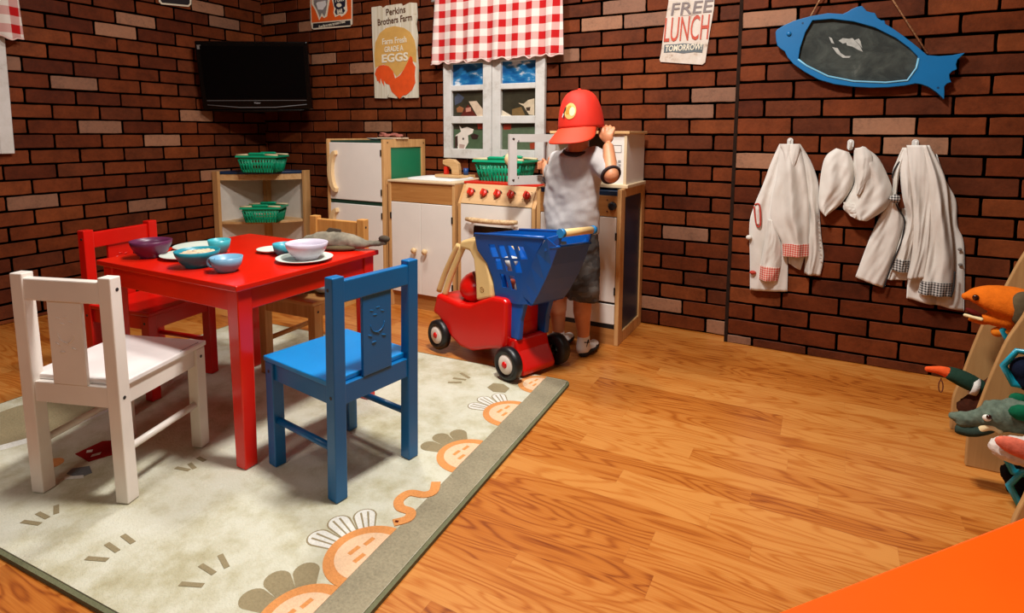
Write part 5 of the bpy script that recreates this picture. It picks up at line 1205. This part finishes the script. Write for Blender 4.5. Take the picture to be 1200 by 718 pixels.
for h, k_, a_ in ((HIP_R, KN_R, AN_R), (HIP_L, KN_L, AN_L)):
    mb.caps(h, k_, .052, .040, 18); calf = k_.lerp(a_, .32)+Vector((0, -.006, 0)); mb.caps(k_, calf, .038, .037, 18); mb.caps(calf, a_, .036, .0225, 18)
    mb.caps(a_, Vector((a_.x, a_.y-.005, .03)), .022, .024, 14); mb.caps(Vector((a_.x, a_.y-.005, .028)), Vector((a_.x+.01, a_.y+.085, .02)), .022, .017, 14)
# right hand: palm with curled fingers and thumb
mb.ball(HA_R, (.024, .013, .024), 14)
for i, (dx, lz, dy) in enumerate(((-.023, .036, .010), (-.008, .044, .004), (.007, .042, .0), (.021, .034, -.002))):
    b0 = HA_R+Vector((dx*.8, 0, .012)); k1 = b0+Vector((dx*.25, .008, lz*.55)); k2 = k1+Vector((-.006, .014, lz*.18)); k3 = k2+Vector((-.006, .010, -.010))
    mb.caps(b0, k1, .0068, .0062, 10); mb.caps(k1, k2, .0062, .0056, 10); mb.caps(k2, k3, .0056, .0050, 10)
b0 = HA_R+Vector((-.014, .0, -.008)); k1 = b0+Vector((-.015, .004, .012)); mb.caps(b0, k1, .0085, .0075, 10); mb.caps(k1, k1+Vector((-.006, .004, .016)), .0072, .006, 10)
# left hand on the microwave door
mb.ball(HA_L, (.020, .020, .013), 12)
for i, dz in enumerate((-.012, -.003, .006, .014)):
    b0 = HA_L+Vector((-.012, .004, dz)); k1 = b0+Vector((-.018, .008, 0)); mb.caps(b0, k1, .0072, .0066, 10); mb.caps(k1, k1+Vector((-.008, -.010, -.002)), .0066, .0058, 10)
mb.caps(HA_L+Vector((0, 0, .012)), HA_L+Vector((-.012, -.006, .026)), .008, .0068, 10)
# ears
for s in (-1, 1): mb.ball(HC+Vector((s*.071, .004, -.014)), (.010, .016, .021), 12, 0, Matrix.Rotation(s*R(-18), 3, 'Z'))
mb.build('body', SKIN, boy, remesh=.0034, smooth=1)
fa_ = MB()
for s in (-1, 1): fa_.ball(HC+Vector((s*.027, .082, .004)), (.009, .006, .006), 10)
fa_.build('eyes', M('eye dark', (40, 28, 22), .2, 0), boy)
fa_ = MB().ball(HC+Vector((0, .087, -.052)), (.016, .005, .004), 10); fa_.build('mouth', M('lips', (170, 84, 72), .5, 0), boy)
# hair: close-cropped, under the cap
mb = MB(); mb.ball(HC+Vector((0, -.006, .004)), (.0745, .080, .086), 28)
mb2 = MB()
for v_i, f in enumerate(mb.f): pass
keep = [f for f in mb.f if (sum((mb.v[i] for i in f), Vector())/4-HC).z > -.038 and (sum((mb.v[i] for i in f), Vector())/4-HC).y < .045]
mb2.add(mb.v, keep, 0, True); mb2.build('hair', HAIRM, boy, solid=.004)
# cap worn backwards
CAPM = NT('red cap twill'); co = CAPM.coord(); CAPM.base(CAPM.ramp(CAPM.noise(8, 3, .5, co), [(.3, lin((206, 34, 14))), (.7, lin((222, 44, 18)))])); CAPM.b.inputs['Roughness'].default_value = .7; CAPM.bump(CAPM.noise(350, 2, .5, co), .2, .0008); CAPM = CAPM.m
C0 = pz(681, 147, 2.16); crx, cry, crz = .0880, .094, .136
ct_ = Matrix.Rotation(R(-4), 3, 'Y')
cap = MB(); n_ = 48; rings = 14; vs = []
def capr(a, t):
    """dome point: a around, t 0 at the band .. 1 at the button"""
    e = math.pi/2*t; seam = 1-.012*(abs(math.sin(3*a)) < .06); rr_ = math.cos(e)**.60
    return C0+ct_@Vector((crx*rr_*math.cos(a)*seam, cry*rr_*math.sin(a)*seam, crz*math.sin(e)**1.12-.012*(1-t)))
for j in range(rings): vs += [capr(2*math.pi*i/n_, j/rings) for i in range(n_)]
vs.append(capr(0, 1)); fs = [(j*n_+i, j*n_+(i+1) % n_, (j+1)*n_+(i+1) % n_, (j+1)*n_+i) for j in range(rings-1) for i in range(n_)]+[((rings-1)*n_+i, (rings-1)*n_+(i+1) % n_, len(vs)-1) for i in range(n_)]
cap.add(vs, fs, 0, True); cp_ = cap.build('cap', CAPM, boy, solid=.003)
bt = MB().ball(capr(0, 1)+Vector((0, 0, .002)), (.008, .008, .005), 14); bt.build('cap_button', CAPM, cp_)
bm_ = MB(); nb, nt = 26, 8; vs = []; a0 = R(-95)
for s_ in (0, 1):
    for j in range(nt+1):
        t = j/nt
        for i in range(nb+1):
            q = (i/nb-.5)*2; a = a0+q*R(68); base_ = capr(a, 0)
            out = Vector((math.cos(a0+q*R(30)), math.sin(a0+q*R(30)), 0)); ext = .070*math.sqrt(max(0, 1-abs(q)**2.6))
            vs.append(base_+out*ext*t*.92+Vector((0, 0, -.058*t*(math.sqrt(max(0, 1-abs(q)**2.6)))-.010*t*q*q+.004-s_*.004)))
N = (nb+1)*(nt+1); w1 = nb+1; fs = []
for j in range(nt):
    for i in range(nb): a = j*w1+i; fs += [(a, a+1, a+w1+1, a+w1), (N+a, N+a+w1, N+a+w1+1, N+a+1)]
    for i in (0, nb): a = j*w1+i; fs.append((a, a+w1, N+a+w1, N+a))
for i in range(nb): a = nt*w1+i; fs.append((a, a+1, N+a+1, N+a))
bm_.add(vs, fs, 0, True).build('brim', M('red brim twill', (226, 58, 20), .65, .06, 10, .1), cp_)
# badge on the crown: gold oval with black and white fish head
def onc(u, v, lift):
    """u,v metres on the crown around the badge centre"""
    a = R(-95)+u/crx; t = .33+v/.125; p = capr(a, t); nn = (p-(C0+Vector((0, 0, .03)))).normalized(); return p+nn*(.003+lift)
def badge(pts, lift, mat, nm):
    b2 = MB(); ce = sum((Vector(p) for p in pts), Vector((0, 0)))/len(pts); k = len(pts)
    vs = [onc(ce.x, ce.y, lift)]+[onc(ce.x+(p[0]-ce.x)*s_, ce.y+(p[1]-ce.y)*s_, lift) for s_ in (.5, 1) for p in pts]
    fs = [(0, 1+i, 1+(i+1) % k) for i in range(k)]+[(1+i, 1+k+i, 1+k+(i+1) % k, 1+(i+1) % k) for i in range(k)]
    return b2.add(vs, fs, 0, True).build(nm, mat, cp_)
badge(ellipse(0, 0, .0265, .0185, 26), .0002, M('gold embroidery', (214, 176, 96), .6, .15, 200), 'badge')
badge(ellipse(-.006, .002, .014, .009, 18, rot=.4), .0008, M('brown gold embroidery', (196, 140, 48), .6, .1, 200), 'badge_fish')
badge(ellipse(.010, -.002, .012, .010, 16), .0010, M('cream embroidery', (232, 214, 170), .6, .1, 200), 'badge_lettering')
badge([(-.036, -.010), (-.026, .008), (-.018, .010), (-.020, .002), (-.026, -.004), (-.024, -.016), (-.028, -.016), (-.031, -.006)], .0010, M('black embroidery', (34, 30, 28), .6, 0), 'badge_tail')
badge([(-.038, -.012), (-.032, -.004), (-.028, -.006), (-.034, -.014)], .0014, M('white embroidery', (230, 228, 222), .6, 0), 'badge_tip')
# T-shirt
n = NT('heather grey jersey'); co = n.coord(); f = n.noise(9, 4, .6, co); g = n.noise(260, 2, .6, co)
n.base(n.mix(n.math('MULTIPLY', g, .35), n.ramp(f, [(.3, lin((188, 182, 178))), (.7, lin((206, 202, 200)))]), lin((150, 146, 144)))); n.b.inputs['Roughness'].default_value = .9; n.b.inputs['Specular IOR Level'].default_value = .15; SHM = n.m
mb = MB()
def rg(l, r_, y, yc, ry): a, b_ = pz(l, y, yc), pz(r_, y, yc); c = (a+b_)/2; return (c, (b_.x-a.x)/2, ry)
loft(mb, [rg(641, 701.5, 273, 2.185, .086), rg(640, 701, 262, 2.18, .084), rg(638.5, 700, 240, 2.175, .080), rg(639, 702, 220, 2.17, .078), rg(641, 706, 203, 2.168, .075), rg(643, 708, 190, 2.165, .070), rg(649, 704, 181, 2.163, .060), rg(660, 694, 175, 2.163, .048), rg(665, 690, 172, 2.163, .040)], 30)
q1 = SH_R.lerp(EL_R, .72); q2 = SH_L.lerp(EL_L, .55)
mb.caps(SH_R+Vector((-.012, 0, .002)), q1, .046, .046, 20); mb.caps(SH_L+Vector((.012, 0, 0)), q2, .044, .044, 20)
sh = mb.build('t_shirt', SHM, boy, remesh=.006, smooth=6, disp=(.10, .026))
DT = M('dark brown trim', (44, 28, 28), .85, .1)
nc = pz(676.5, 177.5, 2.150)
MB().tube([nc+Vector((.052*math.cos(R(a)), .048*math.sin(R(a))+.006, .013*math.sin(R(a))+.002)) for a in range(0, 361, 15)], .0095, 10, cap=False).build('neck_band', DT, sh)
def band(c, d, r_, name):
    d = d.normalized(); u = d.orthogonal().normalized(); w_ = d.cross(u)
    return MB().tube([c+(u*math.cos(R(a))+w_*math.sin(R(a)))*r_ for a in range(0, 361, 15)], .0062, 8, cap=False).build(name, DT, sh)
band(q1+(EL_R-SH_R).normalized()*.032, EL_R-SH_R, .0345, 'sleeve_band')
band(q2+(EL_L-SH_L).normalized()*.032, EL_L-SH_L, .032, 'sleeve_band')
# shorts
n = NT('charcoal camouflage'); co = n.coord((1, 1, 1.6)); f = n.noise(13, 2, .5, co)
cr_ = n.ramp(f, [(.0, lin((52, 48, 46))), (.46, lin((70, 66, 62))), (.58, lin((92, 86, 80)))]); cr_.node.color_ramp.interpolation = 'CONSTANT'
n.base(cr_); n.b.inputs['Roughness'].default_value = .85; SHO = n.m
mb = MB(); loft(mb, [rg(642, 701, 312, 2.185, .078), rg(641, 701.5, 298, 2.185, .080), rg(643, 701, 275, 2.185, .080), rg(645, 700, 266, 2.185, .074)], 28)
loft(mb, [rg(666.5, 701, 352, 2.172, .060), rg(667, 701.5, 335, 2.178, .064), rg(668, 702, 312, 2.182, .070), rg(668, 701, 298, 2.185, .072)], 22)
loft(mb, [rg(639.5, 668, 345, 2.195, .052), rg(640, 669, 330, 2.192, .058), rg(641, 671, 312, 2.188, .066), rg(642, 673, 298, 2.187, .070)], 22)
so = mb.build('shorts', SHO, boy, remesh=.006, smooth=4, disp=(.05, .02))
MB().box(-.005, .005, -.002, .002, -.003, .003)
wb = MB()
for pa, pb in (((642, 272), (652, 273.5)),): a, b_ = pz(*pa, 2.10), pz(*pb, 2.10); wb.caps(a+Vector((0, .01, 0)), b_, .006, .006, 8)
wb.build('green_waistband', M('teal waistband', (40, 110, 104), .8, .4, 90), so)
# socks
SOCK = M('white sock', (220, 214, 208), .9, .05, 60, .3); SOLE = M('black sock sole', (34, 34, 36), .9, .1)
for a_ in (AN_R, AN_L):
    mb = MB(); h = Vector((a_.x, a_.y-.008, .024)); toe = Vector((a_.x+.012, a_.y+.092, .020))
    mb.caps(Vector((a_.x, a_.y, a_.z+.004)), h+Vector((0, 0, .008)), .0255, .0275, 18); mb.caps(h, toe, .0245, .0205, 18); mb.ball(h.lerp(toe, .55), (.030, .045, .019), 16)
    so_ = mb.build('sock', SOCK, boy, remesh=.004, smooth=3)
    mb = MB(); mb.caps(h+Vector((.003, -.002, -.006)), toe+Vector((.003, .003, -.003)), .0225, .0185, 16); mb.ball(h.lerp(toe, .55)+Vector((.002, 0, -.003)), (.0315, .052, .015), 16)
    mb.build('sock_sole', SOLE, so_, remesh=.004, smooth=2)
    mk = MB(); c = Vector((a_.x+.024, a_.y-.012, a_.z-.014))
    mk.caps(c+Vector((-.004, -.008, -.012)), c+Vector((.001, .0, .014)), .0026, .0026, 8); mk.caps(c+Vector((-.010, -.012, .006)), c+Vector((.003, .004, .004)), .0026, .0026, 8); mk.build('sock_mark', SOLE, so_)

# ------------------------------------------------------------------ puppet display stand
PS = thing('puppet_stand', 'tan wooden rack with curved panels and cyan loops holding the animal puppets', 'display stand', (.70, 1.95, 0))
TAN = wood('tan mdf', (188, 146, 92), (166, 124, 74), 2, .6, .5)
prof = [(.378, 0), (.377, .088), (.384, .13), (.393, .165), (.413, .262), (.4385, .363), (.468, .437), (.507, .555), (.552, .65), (.615, .74), (.70, .83), (.80, .90), (.90, .94), (.985, .955)]
pf_ = [(q.x, q.y) for q in spline([Vector((a, b_, 0)) for a, b_ in prof], 5)]
back = [(.985, 0)]
for y in (2.16, 1.93, 1.49):
    MB().prism(pf_+back, lambda u, v, d: Vector((u, d, v)), y, y+.018).build('side_panel', TAN, PS, bevel=.003)
for x, z in ((.60, .06), (.62, .30), (.70, .55), (.82, .76)):
    MB().box(x, x+.10, 1.508, 2.16, z, z+.014).build('cross_shelf', TAN, PS, bevel=.002)
MB().box(.965, .985, 1.508, 2.16, .02, .93).build('back_board', TAN, PS)
CY = M('cyan acrylic', (20, 150, 176), .25, .05, 20)
for (x, y, z) in ((.455, 1.81, .335), (.470, 1.80, .115), (.475, 1.75, .02+.04), (.50, 2.05, .36), (.49, 2.05, .16), (.60, 1.80, .56), (.52, 1.60, .30)):
    hx = [Vector((x+.045*math.cos(R(a)), y+.040*math.sin(R(a))*0, z+.048*math.sin(R(a)))) for a in (60, 120, 180, 240, 300)]
    pth_ = [Vector((x+.13, y, z+.042))]+hx+[Vector((x+.13, y, z-.042))]
    lo = MB().tube(pth_, .006, 8, flat=1.6)
    for p in pth_[1:-1]: lo.ball(p, .0065, 8)
    lo.build('peg_loop', CY, PS)
FUR = lambda nm, c, v=.25: M(nm, c, .95, v, 60, .7, spec=.1, dist=.003)
# orange fish puppet
Y0 = 2.06
p_ = lambda x, y, yy=Y0: pz(x, y, yy)
OR = FUR('orange plush', (212, 104, 22), .12); t = thing('fish_puppet', 'orange plush fish puppet with open mouth, topmost puppet on the right rack', 'puppet', tuple(p_(1160, 360)))
mb = MB(); mb.tube(spline([p_(1133, 345), p_(1150, 347), p_(1172, 352), p_(1195, 358), p_(1225, 368)], 4), [.010, .016, .022, .027, .032, .037, .040, .044, .046, .048, .050, .051, .051, .050, .048, .046, .044][:17], 18, flat=.8)
mb.ball(p_(1131, 347), (.010, .012, .011), 12)
mb.caps(p_(1150, 373), p_(1180, 374), .012, .030, 14); mb.caps(p_(1136, 374), p_(1152, 377), .006, .010, 12)
bdy = mb.build('body', OR, t, remesh=.005, smooth=3)
MB().caps(p_(1131, 369, Y0-.012), p_(1150, 374, Y0-.026), .0045, .005, 10).build('pale_lip', FUR('cream plush', (226, 206, 160), .1), bdy)
MB().ball(p_(1141, 366, Y0-.012), (.022, .014, .007), 12, 0, Matrix.Rotation(R(25), 3, 'Y')).build('mouth_lining', FUR('dark red felt', (90, 22, 16), .1), bdy)
e_ = p_(1143.5, 348.5, Y0-.022); MB().ball(e_, (.0085, .006, .0085), 14).build('eye', M('glossy dark eye', (50, 18, 12), .12, 0), bdy)
mb = MB(); mb.caps(p_(1168, 389), p_(1200, 384), .014, .018, 12); mb.build('fin', FUR('bright orange plush', (222, 124, 30), .1), bdy, remesh=.004, smooth=2)
mb = MB(); mb.ball(p_(1198, 362, Y0-.03), (.03, .022, .05), 14); mb.ball(p_(1215, 372, Y0-.02), (.04, .03, .05), 14); mb.build('collar', FUR('dark olive plush', (44, 40, 24), .2), bdy, remesh=.005, smooth=2)
# duck puppet
t = thing('duck_puppet', 'duck puppet with orange bill, green head and white neck ring on the rack', 'puppet', tuple(p_(1110, 440)))
mb = MB(); mb.tube(spline([p_(1109, 436), p_(1120, 440), p_(1137, 448), p_(1150, 455)], 4), [.017, .019, .021, .022, .023, .024, .025, .025, .025, .024, .024, .024, .023], 16, flat=.9)
hd = mb.build('head', FUR('bottle green plush', (34, 58, 46), .15), t, remesh=.004, smooth=2)
mb = MB(); mb.tube(spline([p_(1083.5, 432), p_(1092, 432.5), p_(1103, 434), p_(1112, 437)], 4), [.004, .007, .008, .0085, .009, .010, .011, .012, .013, .014, .015, .016, .016], 14, flat=1.1); mb.build('bill', FUR('orange red felt', (224, 88, 40), .12), hd, remesh=.003, smooth=2)
MB().tube([p_(1137.5, 451), p_(1145.5, 453.5)], [.0262, .0262], 18).build('neck_ring', FUR('white plush', (214, 210, 202), .06), hd)
mb = MB()
for q in ((1152, 458), (1160, 464), (1168, 452), (1178, 446), (1186, 440), (1170, 470), (1150, 470), (1140, 474), (1160, 478), (1135, 478), (1190, 462), (1200, 455)): mb.ball(p_(*q, Y0+.01), (.030, .030, .028), 12)
mb.build('body', FUR('dark brown fur', (62, 30, 18), .3), t, remesh=.006, smooth=2, disp=(.012, .010))
sr = M('brown cord', (96, 40, 24), .8, .1)
MB().tube([p_(1103, 443)]+[p_(1102.5+2.6*math.sin(R(a)), 452.5-7*math.cos(R(a))) for a in range(0, 361, 30)], .0016, 6).build('hang_cord', sr, t)
# crocodile puppet
Y1 = 1.80; CG = FUR('grey green plush', (92, 104, 90), .35); t = thing('crocodile_puppet', 'grey-green crocodile puppet with a white eye, its snout sticking out of the right rack', 'puppet', tuple(pz(1150, 490, Y1)))
mb = MB(); q_ = lambda x, y, yy=Y1: pz(x, y, yy)
mb.tube(spline([q_(1120, 492), q_(1134, 492), q_(1150, 490), q_(1170, 488), q_(1200, 489), q_(1235, 492)], 4), [.017, .020, .021, .021, .021, .021, .021, .022, .024, .027, .030, .033, .035, .036, .037, .038, .039, .039, .039, .039, .039], 18, flat=1.15)
mb.ball(q_(1118, 487), (.014, .016, .011), 12); mb.ball(q_(1160, 475), (.016, .02, .012), 12); mb.ball(q_(1172, 474), (.02, .02, .012), 12); mb.ball(q_(1188, 472), (.02, .02, .012), 12)
bd = mb.build('body', CG, t, remesh=.005, smooth=3, disp=(.014, .007))
mb = MB(); mb.tube(spline([q_(1119, 501, Y1-.008), q_(1135, 505, Y1-.012), q_(1152, 504, Y1-.014), q_(1165, 499, Y1-.01)], 4), [.010, .013, .014, .014, .014, .014, .014, .013, .013, .013, .013, .012, .012], 12); mb.build('lower_jaw', FUR('dark green plush', (48, 62, 54), .2), bd, remesh=.004, smooth=2)
MB().ball(q_(1156.5, 489.5, Y1-.030), (.0095, .006, .0085), 14).build('eye_white', M('eye white', (226, 222, 210), .3, 0), bd); MB().ball(q_(1159, 488.5, Y1-.036), (.006, .004, .006), 12).build('pupil', M('glossy dark eye'), bd) if False else MB().ball(q_(1159, 488.5, Y1-.036), (.006, .004, .006), 12).build('pupil', MATS['glossy dark eye'], bd)
mb = MB(); mb.tube([q_(1160+13*math.sin(R(a)), 511-12*math.cos(R(a)), Y1-.018) for a in range(-80, 81, 20)], [.004, .008, .010, .011, .011, .011, .010, .008, .004], 10); mb.build('cream_throat', FUR('cream plush', (226, 206, 160)), bd, remesh=.004, smooth=1)
mb = MB(); mb.ball(q_(1200, 484, Y1-.045), (.030, .014, .020), 12); mb.ball(q_(1194, 467, Y1+.01), (.02, .012, .014), 12); mb.build('green_leaf', FUR('emerald felt', (16, 92, 62), .15), bd)
# white animal puppet with pink mouth
Y2 = 1.72; t = thing('white_puppet', 'white furry puppet with a wide pink mouth, below the crocodile on the right rack', 'puppet', tuple(pz(1185, 530, Y2)))
q_ = lambda x, y, yy=Y2: pz(x, y, yy)
mb = MB(); mb.ball(q_(1198, 529, Y2+.02), (.066, .03, .034), 18); mb.ball(q_(1220, 530, Y2+.03), (.05, .04, .04), 18)
bd = mb.build('head', FUR('white fur', (214, 204, 194), .12), t, remesh=.005, smooth=1, disp=(.008, .008))
MB().ball(q_(1197, 526, Y2-.008), (.052, .012, .022), 18, 0, Matrix.Rotation(R(14), 3, 'Y')).build('pink_mouth', FUR('salmon felt', (220, 112, 88), .2), bd)
# dark puppet behind the loops
t = thing('black_puppet', 'black furry puppet hanging in the shade between the cyan loops of the rack', 'puppet', (.52, 1.80, .12))
mb = MB()
for q in ((1190, 556), (1196, 572), (1205, 560), (1210, 590), (1215, 575)): mb.ball(pz(*q, 1.84), (.032, .03, .03), 12)
mb.build('body', FUR('black fur', (20, 20, 22), .2), t, remesh=.006, smooth=2, disp=(.01, .008))
t = thing('dark_blue_puppet', 'dark navy puppet inside the upper cyan loop of the rack', 'puppet', (.50, 1.81, .34))
mb = MB()
for q in ((1200, 432), (1212, 430), (1206, 445)): mb.ball(pz(*q, 1.82), (.03, .03, .03), 12)
mb.build('body', FUR('navy fur', (16, 22, 40), .2), t, remesh=.006, smooth=2)
